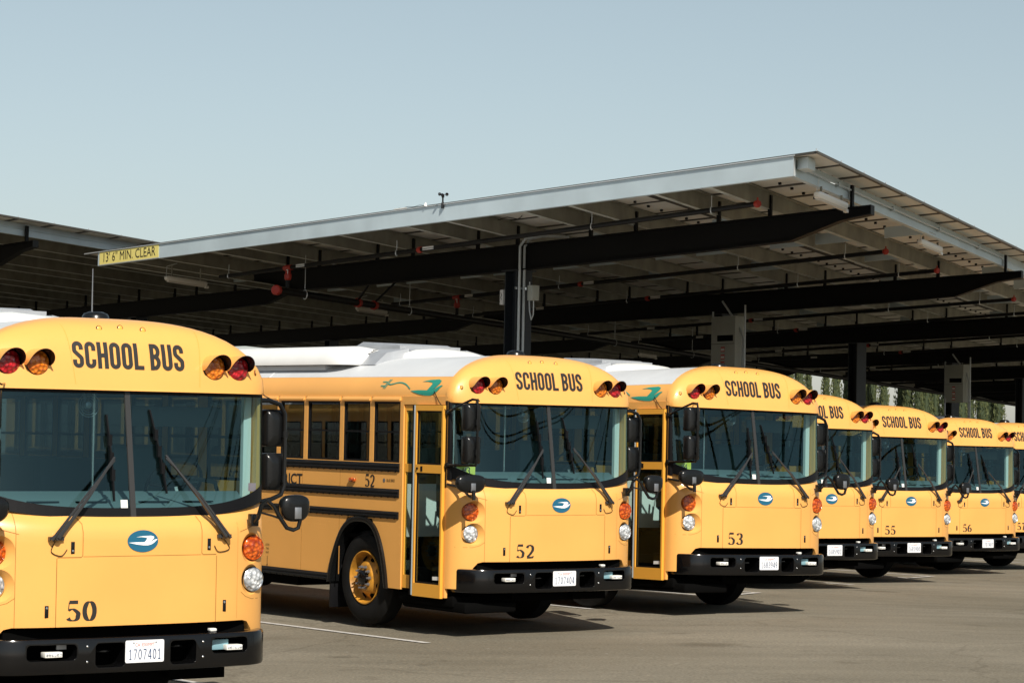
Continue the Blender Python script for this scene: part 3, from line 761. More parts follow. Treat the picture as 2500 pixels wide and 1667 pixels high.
    # --- roof and rear
    def shell(k0, name, mtl, lo, hi, va, vb, off=0):
        mb = MB(); rr = []; pts = [arch(p, .006) for p in PH]
        pts = [p for i, p in enumerate(pts) if lo <= p[1] <= hi]
        return pts
    pts = [arch(p, .008) for p in [math.pi * i / 80 for i in range(81)]]
    def vst(a, b): return cap_VE(math.atan2(max(0, b - 2.455), abs(a))) - .02
    side = [(W, 2.50)] + [p for p in pts if p[0] > 0 and 2.50 < p[1] < 2.705]
    top = [p for p in pts if p[1] >= 2.70]
    for s_ in (1, -1):
        mb = MB(); edge = (top[0][0], top[0][1])
        sd = side + [edge]; mb.grid([[(s_ * a, v, b) for v in (vst(a, b), -3, -7, VR + .1)] for a, b in sd]); mb.build('roof_side', Y, root, smooth=True, angle=60)
    mb = MB(); mb.grid([[(a, v, b + .0015) for v in (vst(a, b), -3, -7, VR + .1)] for a, b in top]); mb.build('roof', M['white'], root, smooth=True, angle=60)
    for vv in (-4.2, -6.3):
        mb = MB(); mb.grid([[(a * (1 + k2), vv + q, b + .0015 + k2 * 2) for a, b in top] for q, k2 in ((-.02, 0), (-.018, .0015), (.018, .0015), (.02, 0))]); mb.build('roof_seam', M['white'], root)
    mb = MB(); mb.grid([[(a * .965, v, b - .045) for v in (-.80, VR + .1)] for a, b in ([(W, 2.50)] + pts[2:-2] + [(-W, 2.50)])]); mb.build('ceiling_lining', M['ceiling'], root)
    mb = MB(); sec = [(W, .50)] + [(W, 2.5)] + pts[3:-3] + [(-W, 2.5), (-W, .50)]
    mb.face([(a, VR, b) for a, b in sec]); mb.grid([[(a, VR, b) for a, b in sec], [(a, VR + .12, b) for a, b in sec]])
    mb.build('rear_wall', Y, root, merge=False)
    # --- roof air conditioner
    ac = MB(); 
    mb = MB(); mb.grid([[(-.42, vv, 3.00), (-.42, vv, 3.095), (0, vv, 3.10), (.42, vv, 3.095), (.42, vv, 3.00)] for vv in (-2.45, -5.9)], cap=True)
    hp = [(-2.30, 3.00, 3.035), (-2.62, 3.00, 3.118), (-3.30, 3.0, 3.148), (-3.45, 3.0, 3.10)]
    mb.grid([[(-.40, vv, b), (-.36, vv, t_), (.36, vv, t_), (.40, vv, b)] for vv, b, t_ in hp], cap=True)
    mb.grid([[(-.86, vv, 2.86), (-.70, vv, 3.0), (-.40, vv, 3.06), (-.38, vv, 2.95)] for vv in (-2.30, -3.6)], cap=True)
    mb.grid([[(.86, vv, 2.86), (.70, vv, 3.0), (.40, vv, 3.06), (.38, vv, 2.95)] for vv in (-2.30, -3.6)], cap=True)
    acr = mb.build('air_conditioner', M['acmetal'], root, smooth=True, angle=30)
    mb = MB(); rr = []
    for i in range(9):         # white nose of the unit
        a = R(90 * i / 8); k = math.cos(a); vv = -2.30 + .52 * math.sin(a)
        rr.append([(-.50 * (k * .25 + .75), vv, 2.84), (-.46 * (k * .25 + .75), vv, 2.89 + .11 * k), (-.30, vv, 2.90 + .15 * k), (0, vv, 2.91 + .16 * k), (.30, vv, 2.90 + .15 * k), (.46 * (k * .25 + .75), vv, 2.89 + .11 * k), (.50 * (k * .25 + .75), vv, 2.84)])
    mb.grid(rr); mb.build('nose_cover', M['white_plastic'], acr, smooth=True, angle=60)
    for s_ in (-1, 1):
        mb = MB(); rr = []
        for i in range(9):
            a = R(90 * i / 8); k = math.cos(a) ** .6 if i < 8 else .02; vv = -3.05 + .46 * math.sin(a)
            rr.append([(s_ * (.78 + .27 * k), vv, 2.862), (s_ * (.76 + .285 * k), vv, 2.862 + .05 * k), (s_ * (.72 + .26 * k), vv, 2.862 + .15 * k), (s_ * (.66 + .18 * k), vv, 2.862 + .205 * k), (s_ * (.60 + .05 * k), vv, 2.862 + .225 * k), (s_ * (.58 - .14 * k), vv, 2.862 + .20 * k), (s_ * (.56 - .16 * k), vv, 2.85)])
        mb.grid([[(p[0], -5.9, p[2]) for p in rr[0]]] + rr, cap=True); mb.build('condenser_cover', M['white_plastic'], acr, smooth=True, angle=50)
        mb = MB(); mb.box(*sorted((s_ * .60, s_ * 1.00)), -5.9, -3.1, 2.80, 2.855); mb.build('unit_base', M['white'], acr)
        mb = MB()
        for r0 in range(3):
            for i in range(26): mb.face([(s_ * (.60 + .05 * r0), -2.62 - .034 * i, 3.036 - .02 * r0 + .0), (s_ * (.60 + .05 * r0), -2.644 - .034 * i, 3.036 - .02 * r0), (s_ * (.635 + .05 * r0), -2.644 - .034 * i, 3.022 - .02 * r0), (s_ * (.635 + .05 * r0), -2.62 - .034 * i, 3.022 - .02 * r0)])
        mb.v = [(x, y, z + .006) for x, y, z in mb.v]; mb.build('vent', M['under'], acr, merge=False)
    # --- roof beacon
    mb = MB(); mb.lathe((.14, -1.0, 2.96), (0, 0, 1), [(0, .105), (.045, .100), (.065, .085), (.078, .05), (.08, .001)], 28, cap=False); mb.build('roof_beacon', M['blackplast'], root, smooth=True, angle=60)
    # --- entrance door
    ud = -W - .005
    def frame(mb, v0, v1, u0, u1, st, bands):
        mb.box(u0, u1, v0 - st, v0, bands[0][0], bands[-1][1]); mb.box(u0, u1, v1, v1 + st, bands[0][0], bands[-1][1])
        for w0, w1 in bands: mb.box(u0, u1, v1 + st, v0 - st, w0, w1)
    bands = [(.392, .530), (1.696, 1.784), (2.353, 2.412)]
    mb = MB(); frame(mb, -.390, -.905, ud - .03, ud + .015, .026, bands); dr = mb.build('door', M['yellow_door'], root, merge=False)
    mb = MB(); mb.box(ud - .006, ud - .002, -.879, -.416, .53, 1.696); mb.box(ud - .006, ud - .002, -.879, -.416, 1.784, 2.353); mb.build('door_glass', M['glassdoor'], dr)
    mb = MB()
    for w0, w1 in ((.53, 1.696), (1.784, 2.353)): frame(mb, -.417, -.878, ud - .016, ud - .003, .018, [(w0, w0 + .018), (w1 - .018, w1)])
    mb.build('gasket', M['blackmatte'], dr, merge=False)
    mb = MB(); mb.box(ud - .030, ud + .0, -.930, -.907, .40, 2.41); mb.build('edge_strip', M['galv'], dr)
    mb = MB(); mb.box(ud - .026, ud + .0, -.965, -.932, .40, 2.41); mb.build('finger_guard', M['blackmatte'], dr)
    mb = MB(); mb.box(ud - .034, ud - .030, -.79, -.755, 1.712, 1.765); mb.lathe((ud - .030, -.85, 1.74), (-1, 0, 0), [(0, .014), (.012, .012)], 10); mb.build('door_handle', M['blackplast'], dr)
    mb = MB(); mb.face([(ud - .010, -.43, .58), (ud - .010, -.56, .575), (ud - .010, -.56, .612), (ud - .010, -.43, .617)]); mb.build('door_label', M['labelw'], dr)
    mb = MB(); frame(mb, -.968, -1.178, ud + .02, ud + .05, .030, [(.46, .60), (1.696, 1.784), (2.353, 2.412)]); d2 = mb.build('door', M['yellow_door'], root, merge=False)
    mb = MB(); mb.box(ud + .033, ud + .037, -1.148, -.998, .60, 1.696); mb.box(ud + .033, ud + .037, -1.148, -.998, 1.784, 2.353); mb.build('door_glass', M['glassdoor'], d2)
    # --- mirrors
    def mirror(u, v, w, s_):
        mb = MB(); hw, hh = .100, .140; rr = []
        for k, (d, sc_) in enumerate(((-.055, .90), (-.045, 1.0), (.01, 1.0), (.035, .90), (.055, .62), (.060, .3))):
            pts_ = []
            for cx, cy, a0 in ((1, 1, 0), (-1, 1, 90), (-1, -1, 180), (1, -1, 270)):
                r_ = .026
                pts_ += [(x, y) for x, y in arc(cx * (hw - r_), cy * (hh - r_), r_, r_, a0, a0 + 90, 4)]
            sx = sc_ if d < .03 else sc_ * .96
            rr.append([(u + x * sx, v + d, w + y * (sc_ if d < .03 else min(1, sc_ + .12))) for x, y in pts_])
        mb.grid(rr, closed=True, cap=True); return mb.build('mirror', M['blackplast'], root, smooth=True, angle=50)
    def mface(ob, u, v, w, a, b): MB().box(u - a, u + a, v - .058, v - .0555, w - b, w + b).build('mirror_glass', M['mirror'], ob)
    m1 = mirror(-1.205, .07, 2.288, -1); mface(m1, -1.205, .07, 2.288, .085, .125)
    m2 = mirror(-1.202, .07, 1.952, -1); mface(m2, -1.202, .07, 1.952, .085, .125)
    mb = MB(); mb.tube([P(-1, 0, 0) and (-W, -.345, 2.341), (-1.235, -.15, 2.40), (-1.21, .08, 2.475), (-1.195, .145, 2.47), (-1.19, .15, 2.40), (-1.19, .15, 1.84), (-1.19, .13, 1.795), (-W, -.345, 1.787)], .014, 8)
    mb.lathe((-W + .005, -.345, 2.341), (-1, 0, 0), [(0, .028), (.03, .024)], 10); mb.lathe((-W + .005, -.345, 1.787), (-1, 0, 0), [(0, .028), (.03, .024)], 10)
    mb.box(-1.212, -1.170, .125, .158, 2.21, 2.27); mb.box(-1.212, -1.170, .125, .158, 1.90, 1.96)
    mb.build('mirror_arm', M['blackplast'], root, smooth=True)
    m3 = mirror(1.405, -.50, 2.193, 1); mface(m3, 1.405, -.50, 2.193, .085, .125)
    m4 = mirror(1.405, -.50, 1.862, 1); mface(m4, 1.405, -.50, 1.862, .085, .125)
    mb = MB(); mb.tube([(W, -.38, 2.40), (1.30, -.40, 2.40), (1.41, -.42, 2.37), (1.452, -.42, 2.30), (1.455, -.42, 1.76), (1.43, -.42, 1.69), (1.33, -.40, 1.655), (W, -.38, 1.635)], .018, 8)
    mb.box(1.435, 1.475, -.45, -.405, 2.12, 2.17); mb.box(1.435, 1.475, -.45, -.405, 1.78, 1.83)
    mb.build('mirror_arm', M['blackplast'], root, smooth=True)
    mb = MB(); mb.tube([(1.20, -.38, 2.47), (1.26, -.39, 2.43), (1.33, -.40, 2.405)], .004, 5); mb.tube([(-.95, cap_v(-.95, 2.47) + .0, 2.47), (-1.08, .02, 2.46), (-1.17, .12, 2.48)], .007, 5); mb.tube([(-W - .0, -.62, 2.56), (-W - .02, -.5, 2.45), (-W - .02, -.36, 2.35)], .005, 5); mb.build_each('mirror_stay', M['blackplast'], root)
    for s_, uc, vc, wc, hw, hh in ((-1, -1.225, .10, 1.612, .180, .105), (1, 1.262, .06, 1.612, .120, .108)):
        mb = MB(); rr = []; sh = []
        for i in range(28):
            a = 2 * math.pi * i / 28; x, y = math.cos(a), math.sin(a)
            x = math.copysign(abs(x) ** .75, x); y = math.copysign(abs(y) ** (.95 if y < 0 else .55), y) * (1 if y < 0 else .85); sh.append((x * hw, y * hh))
        for d, k in ((-.075, .6), (-.06, .85), (-.03, .97), (0, 1), (.018, .97), (.032, .84), (.040, .55), (.043, .2)):
            rr.append([(uc + x * k, vc + d, wc + y * k) for x, y in sh])
        mb.grid(rr, closed=True, cap=True); cm = mb.build('crossview_mirror', M['blackplast'], root, smooth=True, angle=60)
        mb = MB()
        for d, k in ((-.0755, .6), (-.0765, .4), (-.078, .1)): pass
        mb.grid([[(uc + x * k, vc + d, wc + y * k) for x, y in sh] for d, k in ((-.062, .86), (-.077, .62), (-.084, .3), (-.086, .02))], closed=True); mb.build('mirror_glass', M['mirror'], cm, smooth=True)
        mb = MB(); mb.box(uc - .028, uc + .028, vc + .035, vc + .052, wc - .085, wc + .0); mb.build('clamp', M['steel'], cm, bevel=.003)
    mb = MB(); mb.tube([(-W, -.34, 1.587), (-1.19, -.12, 1.56), (-1.20, .05, 1.47), (-1.215, .15, 1.46), (-1.225, .16, 1.52)], .013, 8)
    mb.tube([(-1.225, .15, 1.54), (-1.225, .155, 1.44)], .020, 8); mb.build('mirror_arm', M['blackplast'], root, smooth=True)
    mb = MB(); q = [(.985, -.06, 1.49), (.985, -.0, 1.535), (1.00, .02, 1.625), (1.035, .04, 1.662), (1.085, .05, 1.62), (1.14, .06, 1.53), (1.19, .07, 1.46), (1.24, .08, 1.445), (1.275, .09, 1.46), (1.285, .10, 1.52)]
    mb.tube(q, .016, 8); mb.tube([(1.0, -.02, 1.575), (1.08, .04, 1.55), (1.15, .06, 1.525)], .008, 6); mb.build('mirror_arm', M['blackplast'], root, smooth=True)
    mb = MB(); mb.box(.955, 1.02, -.10, -.045, 1.47, 1.56); hb = mb.build('arm_bracket', M['blackplast'], root, bevel=.006)
    # --- wheels
    def wheel(u, v, s_, r_=.515, front=True):
        ax = (s_, 0, 0); c = (u, v, r_ + .003)
        mb = MB(); mb.lathe(c, ax, [(-.26, .29), (-.265, .40), (-.24, r_ - .03), (-.21, r_), (-.05, r_), (-.02, r_ - .03), (.005, .44), (.008, .36), (-.005, .30), (-.02, .285)], 56, cap=False)
        t_ = mb.build('wheel', M['tyre'], root, smooth=True, angle=35)
        if not front: return
        mb = MB(); mb.lathe(c, ax, [(-.03, .29), (.004, .293), (.006, .283), (-.02, .272), (-.06, .262), (-.09, .250), (-.095, .235), (-.06, .20), (-.02, .165), (-.005, .150), (0, .140), (0, .05)], 56, cap=False)
        mb.build('rim', M['rimpaint'], t_, smooth=True, angle=60)
        mb = MB()
        for k in range(8):
            a = 2 * math.pi * (k + .5) / 8; ca, sa = math.cos(a), math.sin(a)
            n_ = Vector((.72 * s_, -.69 * ca, .69 * sa)).normalized(); cc = Vector((u - .064 * s_, v + 0, r_ + .003)) + Vector((0, ca * .215, sa * .215))
            mb.lathe(tuple(cc), (s_ * .72, ca * .55, sa * .55), [(0, .034), (.006, .034)], 14)
        mb.build_each('hand_hole', M['under'], t_)
        mb = MB(); mb.lathe(c, ax, [(-.01, .085), (.035, .080), (.05, .062), (.055, .03), (.056, .001)], 20, cap=False); mb.build('hub', M['black'], t_, smooth=True)
        mb = MB()
        for k in range(10):
            a = 2 * math.pi * k / 10; mb.lathe((u, v + math.cos(a) * .118, r_ + .003 + math.sin(a) * .118), ax, [(0, .018), (.022, .017), (.026, .010), (.050, .009), (.052, .003)], 6)
        mb.build_each('lug_nut', M['steel'], t_)
    wheel(-1.165, -1.95, -1); wheel(1.165, -1.95, 1)
    for s_ in (-1, 1): wheel(s_ * 1.17, -7.9, s_, front=False); wheel(s_ * .84, -7.9, s_, front=False)
    # --- underside
    mb = MB(); mb.box(-1.15, 1.15, -10.9, -2.70, .55, .95); mb.box(-.70, .70, -2.7, -.30, .42, .95); mb.box(-.9, .9, -.42, -.3, .35, .76)
    mb.box(-.45, -.38, -10, -.2, .38, .6); mb.box(.38, .45, -10, -.2, .38, .6); mb.tube([(-1.1, -1.95, .52), (1.1, -1.95, .52)], .07, 10); mb.tube([(-1.1, -7.9, .52), (1.1, -7.9, .52)], .09, 10)
    mb.box(.5, 1.12, -5.6, -3.2, .32, .6); mb.box(-1.12, -.6, -5.2, -3.4, .34, .6)
    mb.build('chassis', M['under'], root, merge=False)
    mb = MB(); mb.box(-1.16, -.42, -1.30, -.28, .30, .42); mb.box(-1.13, -.45, -1.26, -.10, .25, .36); mb.build('stepwell_box', M['under'], root, bevel=.03)
    mb = MB(); mb.box(-1.16, -.52, -1.18, -.38, .43, .45); mb.box(-1.10, -.52, -1.18, -.38, .45, .68); mb.box(-.95, -.52, -1.18, -.38, .68, .90); mb.build('step', M['under'], root, merge=False)
    # --- interior
    mb = MB(); mb.box(-1.15, 1.15, -10.9, -1.22, .95, .99); mb.box(-.50, 1.15, -1.22, -.25, .95, .99); mb.build('floor_pan', M['under'], root)
    mb = MB(); rr = []
    for u in [(-1.12 + 2.24 * i / 16) for i in range(17)]:
        vf_ = glass_v(u, 1.6) - .035
        rr.append([(u, vf_, 1.50), (u, vf_, 1.60), (u, vf_ - .10, 1.635), (u, min(-.55, vf_ - .14), 1.715), (u, -.68, 1.70), (u, -.66, 1.25), (u, vf_, 1.0)])
    mb.grid(rr); da = mb.build('dashboard', M['dash'], root, smooth=True, angle=40)
    mb = MB(); mb.tube([(.50, -.62, 1.69), (.55, -.58, 1.78), (.75, -.56, 1.81), (.95, -.58, 1.78), (1.0, -.62, 1.69)], .018, 6); mb.build('cluster_hood', M['blackplast'], da)
    mb = MB()
    for a in (-.62, -.25, .25, .62): mb.box(a - .12, a + .12, glass_v(a, 1.62) - .16, glass_v(a, 1.62) - .13, 1.642, 1.652)
    mb.build_each('defrost_vent', M['under'], da)
    mb = MB(); cx, cv, cw = .72, -.80, 1.76; ring = []
    for i in range(33):
        a = 2 * math.pi * i / 32; ring.append((cx + .225 * math.cos(a), cv + .225 * math.sin(a) * .55, cw + .225 * math.sin(a) * .83))
    mb.tube(ring, .014, 6); mb.tube([(cx - .2, cv, cw), (cx, cv + .03, cw - .03), (cx + .2, cv, cw)], .012, 6); mb.tube([(cx, cv + .03, cw - .03), (cx, cv + .2, cw - .35)], .03, 8)
    mb.build('steering_wheel', M['blackplast'], root, smooth=True)
    mb = MB(); mb.box(.50, .96, -1.50, -1.36, 1.15, 2.05); mb.box(.50, .96, -1.50, -1.0, 1.25, 1.40); mb.build('driver_seat', M['seatm'], root, bevel=.04, bseg=3)
    mb = MB(); v_ = -2.1
    for k in range(9):
        for a, b in ((-1.10, -.25), (.25, 1.10)): mb.box(a, b, v_ - .10, v_, 1.15, 1.93)
        v_ -= .72
    for k in range(1): pass
    mb.build_each('passenger_seat', M['seatm'], root, merge=False, bevel=0)
    mb = MB(); mb.tube([(-.50, -1.25, 1.0), (-.50, -1.25, 2.85)], .016, 8); mb.tube([(.45, -1.60, 1.0), (.45, -1.60, 2.85)], .016, 8); mb.tube([(-1.0, -.55, .75), (-.72, -.95, 1.62)], .014, 8); mb.tube([(-1.03, -.58, .75), (-.76, -1.0, 1.60)], .014, 8)
    mb.build_each('grab_rail', M['chrome'], root, smooth=True)
    mb = MB(); mb.box(.22, .98, -.56, -.54, 2.19, 2.34); mb.build('sun_visor', M['visor'], root, bevel=.008)
    mb = MB(); mb.box(-1.14, -.46, -1.40, -1.36, .98, 1.56); mb.box(.98, 1.15, -1.2, -.4, 1.0, 1.58); [mb.box(*sorted((q * 1.10, q * 1.165)), -.47, -.43, 1.62, 2.44) for q in (1, -1)]; mb.build_each('modesty_panel_and_glint', M['lampbody'], root)  # modesty panels, plus added pale corner strips imitating sky reflected in the glass
    mb = MB()
    for (cu_, cw_, rr_) in ((-.235, 2.335, .085),):
        for k in (1, .8, .6, .4, .2): mb.tube([(cu_ + rr_ * k * math.cos(2 * math.pi * i / 20), -.34, cw_ + rr_ * k * math.sin(2 * math.pi * i / 20)) for i in range(21)], .0022, 4)
        mb.lathe((cu_, -.40, cw_), (0, 1, 0), [(0, .03), (.06, .025), (.065, .005)], 12); mb.tube([(cu_, -.40, cw_), (cu_, -.42, 2.46)], .01, 6)
    mb.build('dash_fan', M['steel'], root)
    # --- SCHOOL BUS on the cap
    t = strokes_text('SCHOOL BUS', lambda x, y, k: (x, y, k), 1, .405, .152, .058, space=.19)
    sx = .893 / t.width; h = .190
    t.v = [P(-.430 + x * sx, cap_v(-.430 + x * sx, 2.596 + y * h) + .0022 + .0002 * k, 2.596 + y * h) for x, y, k in t.v]
    t.build('lettering', M['ink'], root, merge=False)
    # --- side decals
    def on_side(x, w): return P(-W - .003, x, w)
    def roof_u(w):
        best = min(range(len(pts)), key=lambda i: abs(pts[i][1] - w) + (10 if pts[i][0] < 0 else 0)); 
        for i in range(len(pts) - 1):
            (a, b), (c, d) = pts[i], pts[i + 1]
            if a > 0 and b <= w <= d: return a + (c - a) * (w - b) / (d - b)
        return W
    bg_ = bird_mesh(lambda x, y: P(-roof_u(2.598 + y * .088) - .006, -.80 + x * .285, 2.598 + y * .088), True).build('bird_decal', M['green'], root, merge=False)
    mb = MB(lambda *p: p); cord = crom([(-1.10, 2.585), (-1.22, 2.635), (-1.36, 2.655), (-1.50, 2.635), (-1.56, 2.640)], 6)
    mb.grid([[P(-roof_u(w + k) - .007, v, w + k) for k in (-.006, .006)] for v, w in cord])
    for dv, dw in ((-1.57, .0), (-1.60, .0)): mb.grid([[P(-roof_u(2.64 + a) - .007, dv + a * .5 + b, 2.64 + a) for b in (-.008, .008)] for a in (-.05, 0, .05)])
    for a in (-.022, .022): mb.grid([[P(-roof_u(2.64 + a + b) - .008, v, 2.64 + a + b) for b in (-.005, .005)] for v in (-1.60, -1.69)])
    mb.build('cord_mark', M['green'], bg_, merge=False)
    sd_ = font_mesh('SCHOOL DISTRICT', lambda x, y, k: (x, y, 0), .2, bold=.004)
    xa, xb = min(q[0] for q in sd_.v), max(q[0] for q in sd_.v); ya, yb = min(q[1] for q in sd_.v), max(q[1] for q in sd_.v)
    sd_.v = [on_side(-4.86 + (q[0] - xa) / (xb - xa) * 1.66, 1.495 + (q[1] - ya) / (yb - ya) * .125) for q in sd_.v]
    sd_.build('lettering', M['ink'], root, merge=False)
    font_mesh('BLUE BIRD', lambda x, y, k: on_side(-1.40 + x, 1.594 + y), .045, .75).build('lettering', M['seamblack'], root, merge=False)
    mb = MB(); mb.lathe((-W - .001, -1.53, 1.594), (-1, 0, 0), [(0, .022), (.002, .022)], 18); mb.build('maker_badge', M['steel'], root)
    for i, tx in enumerate(('LOOK', 'THIS', 'WAY')): font_mesh(tx, lambda x, y, k, i=i: on_side(-3.93 + x, .78 - i * .045 + y), .035, .9).build('lettering', M['seamblack'], root, merge=False)
    mb = MB(); mb.face([(-W - .003, -3.926, .65), (-W - .003, -3.934, .65), (-W - .003, -3.934, .54), (-W - .003, -3.926, .54)]); mb.face([(-W - .003, -3.915, .555), (-W - .003, -3.945, .555), (-W - .003, -3.93, .525)]); mb.build('arrow_mark', M['seamblack'], root)
    return root

mats_soft = mat('cap_joint_shade', (.62, .31, .05), .5)
M['hood'] = mat('black_lamp_hood', (.010, .008, .008), .22)
M['hood'] = M['hood']
M['bar'] = mat('grey_centre_bar', (.028, .028, .028), .4)
M['wiperarm'] = mat('wiper_arm_paint', (.030, .030, .031), .22, spec=.6)
M['visor'] = mat('smoked_visor', (.05, .06, .062), .5)
M['rimpaint'] = mat('dusty_rim_paint', (.66, .30, .03), .5, noise=.55, nscale=9)
M['tealplast'] = mat('blue_grey_plastic', (.20, .36, .42), .4)
M['mirror'] = mat('mirror_glass', (.8, .82, .82), .03, metal=1)
for n_ in ('bar', 'hood'): pass

proto = make_bus()
index_kids()
bpy.context.view_layer.update()

def place(root, X, Y, dyaw, tilt, pitch, dz):
    yaw = YAW + dyaw; cy, sy = math.cos(yaw), math.sin(yaw)
    u = Vector((cy, sy, 0)); f = Vector((sy, -cy, 0)); z = Vector((0, 0, 1))
    ux = u + z * tilt; fx = f + z * pitch; wz = z - u * tilt - f * pitch
    ux.normalize(); fx.normalize(); wz.normalize()
    mt = Matrix((ux, -fx, wz)).transposed().to_4x4(); mt.translation = Vector((X, Y, dz)); root.matrix_world = mt

# number, X, Y, yaw offset, tilt, pitch, height, plate, window card, air-conditioner offset, label
BUSES = [
    ('50', -2.619, 17.814, .001, .010, -.005, -.102, '1707401', None, .05, 'nearest yellow school bus, front marked 50, partly out of frame, with a roof antenna'),
    ('52', .530, 26.681, .003, .009, -.011, .055, '1707404', '#3', 0, 'yellow school bus marked 52 with its long windowed side and front wheel in view'),
    ('53', 3.048, 30.071, .009, -.008, .008, .124, '1683949', '#4', -.15, 'yellow school bus marked 53 with a half hidden entrance door beside bus 52'),
    ('54', 4.835, 37.761, -.004, -.002, .002, .039, '1685903', None, 0, 'yellow school bus half hidden behind bus 53, plate ending 903, its number covered'),
    ('55', 6.676, 41.773, -.015, -.001, -.001, -.024, '1685900', '#6', 0, 'yellow school bus marked 55, plate ending 900'),
    ('56', 8.975, 47.366, .006, .002, .003, -.092, '1707407', None, 0, 'small looking yellow school bus marked 56 far down the row'),
    ('48', -10.9, 27.6, 0, 0, 0, -.10, None, None, 0, 'yellow school bus outside the frame, seen only reflected in the windows of bus 52'),
    ('57', 10.60, 50.35, 0, 0, 0, -.11, None, None, 0, 'farthest yellow school bus, cut off by the right edge of the photo, marked 57'),
]
GROUP = 'yellow school buses parked side by side in angled bays'
for i, (num, X, Y, dy, ti, pi_, dz, plate, card, aco, lab) in enumerate(BUSES):
    b = proto if i == 0 else copy_tree(proto)
    if i == 0: protokids = list(KIDS['school_bus'])
    place(b, X, Y, dy, ti, pi_, dz); tag(b, lab, 'school bus', GROUP)
for i, (num, X, Y, dy, ti, pi_, dz, plate, card, aco, lab) in enumerate(BUSES):
    b = bpy.data.objects['school_bus' if i == 0 else 'school_bus.%03d' % i]
    if aco:
        for ch in KIDS[b.name]:
            if ch.name.split('.')[0] == 'air_conditioner': ch.location = (0, -aco, .0)
    t = strokes_text(num, lambda x, y, k: (x, y, k), 1, .58, .10, .22, contrast=(.045, .22))
    sx = .215 / t.width
    t.v = [P(-.535 + x * sx, fascia_v(-.535 + x * sx, .82) + .0016 + .0002 * k, .822 + y * .142) for x, y, k in t.v]
    t.build('fleet_number', M['ink'], b, merge=False)
    t = strokes_text(num, lambda x, y, k: (x, y, k), 1, .55, .10, .18, contrast=(.045, .20))
    t.v = [P(-W - .0025 - .0002 * k, -1.90 + x * .14, 1.515 + y * .135) for x, y, k in t.v]
    t.build('fleet_number', M['ink'], b, merge=False)
    if plate:
        c = (.012, .608); v = .112; mb = MB(); ptz = []
        for cx, cy, a0 in ((1, 1, 0), (-1, 1, 90), (-1, -1, 180), (1, -1, 270)): ptz += arc(c[0] + cx * (.1525 - .012), c[1] + cy * (.0785 - .012), .012, .012, a0, a0 + 90, 4)
        mb.grid([[(x, v, y) for x, y in ptz], [(x, v + .004, y) for x, y in ptz]], closed=True, cap=True)
        pb = mb.build('license_plate', M['plate'], b)
        t = strokes_text(plate, lambda x, y, k: (x, y, k), 1, .42, .085, .16)
        sx = .255 / t.width
        t.v = [P(c[0] - .1275 + x * sx, v + .0055 + .0002 * k, .552 + y * .072) for x, y, k in t.v]
        t.build('plate_number', M['navy'], pb, merge=False)
        font_mesh('CA  EXEMPT', lambda x, y, k: P(c[0] + x, v + .0055, .6535 + y), .033, .85).build('plate_text', M['platered'], pb, merge=False)
        mb = MB()
        for s_ in (-1, 1): mb.lathe((c[0] + s_ * .088, v + .004, .668), (0, 1, 0), [(0, .006), (.003, .005)], 8)
        mb.build_each('screw', M['steel'], pb)
    wv = {'53': (5, -4), '54': (-1, 1.5), '55': (2, 2.5), '56': (-3, -3), '57': (1, 0)}.get(num)
    if wv:
        ws_ = [ch for ch in KIDS[b.name] if ch.name.split('.')[0] == 'wiper']
        for ch, an_, pv in zip(ws_, wv, ((-.63, 1.400), (.715, 1.402))):
            p_ = Vector((pv[0], 0, pv[1])); r_ = Matrix.Rotation(R(an_), 4, 'Y'); ch.matrix_local = Matrix.Translation(p_) @ r_ @ Matrix.Translation(-p_)
    if card:
        mb = MB(); mb.box(-1.10, -.86, -.335, -.333, 1.655, 1.80); cb = mb.build('window_card', M['card'], b)
        font_mesh(card, lambda x, y, k: P(-.98 + x, -.3315, 1.725 + y), .115).build('card_number', M['ink'], cb, merge=False)
    if num in ('50', '56'):
        mb = MB(); mb.tube([(.11, -1.0 if num == '50' else -1.1, 3.0), (.11, -1.0 if num == '50' else -1.1, 3.36)], [.006, .0035], 6); mb.lathe((.11, -1.0 if num == '50' else -1.1, 2.98), (0, 0, 1), [(0, .014), (.06, .010)], 8)
        mb.build('antenna', M['steel'], b)
    if num == '50':            # little mascot stickers inside the side of the screen are left generic: a pink and a green paper shape
        mb = MB(); mb.box(1.085, 1.15, -.32, -.318, 1.72, 1.78); mb.build('pink_tag', M['pinkp'], b) if 'pinkp' in M else None

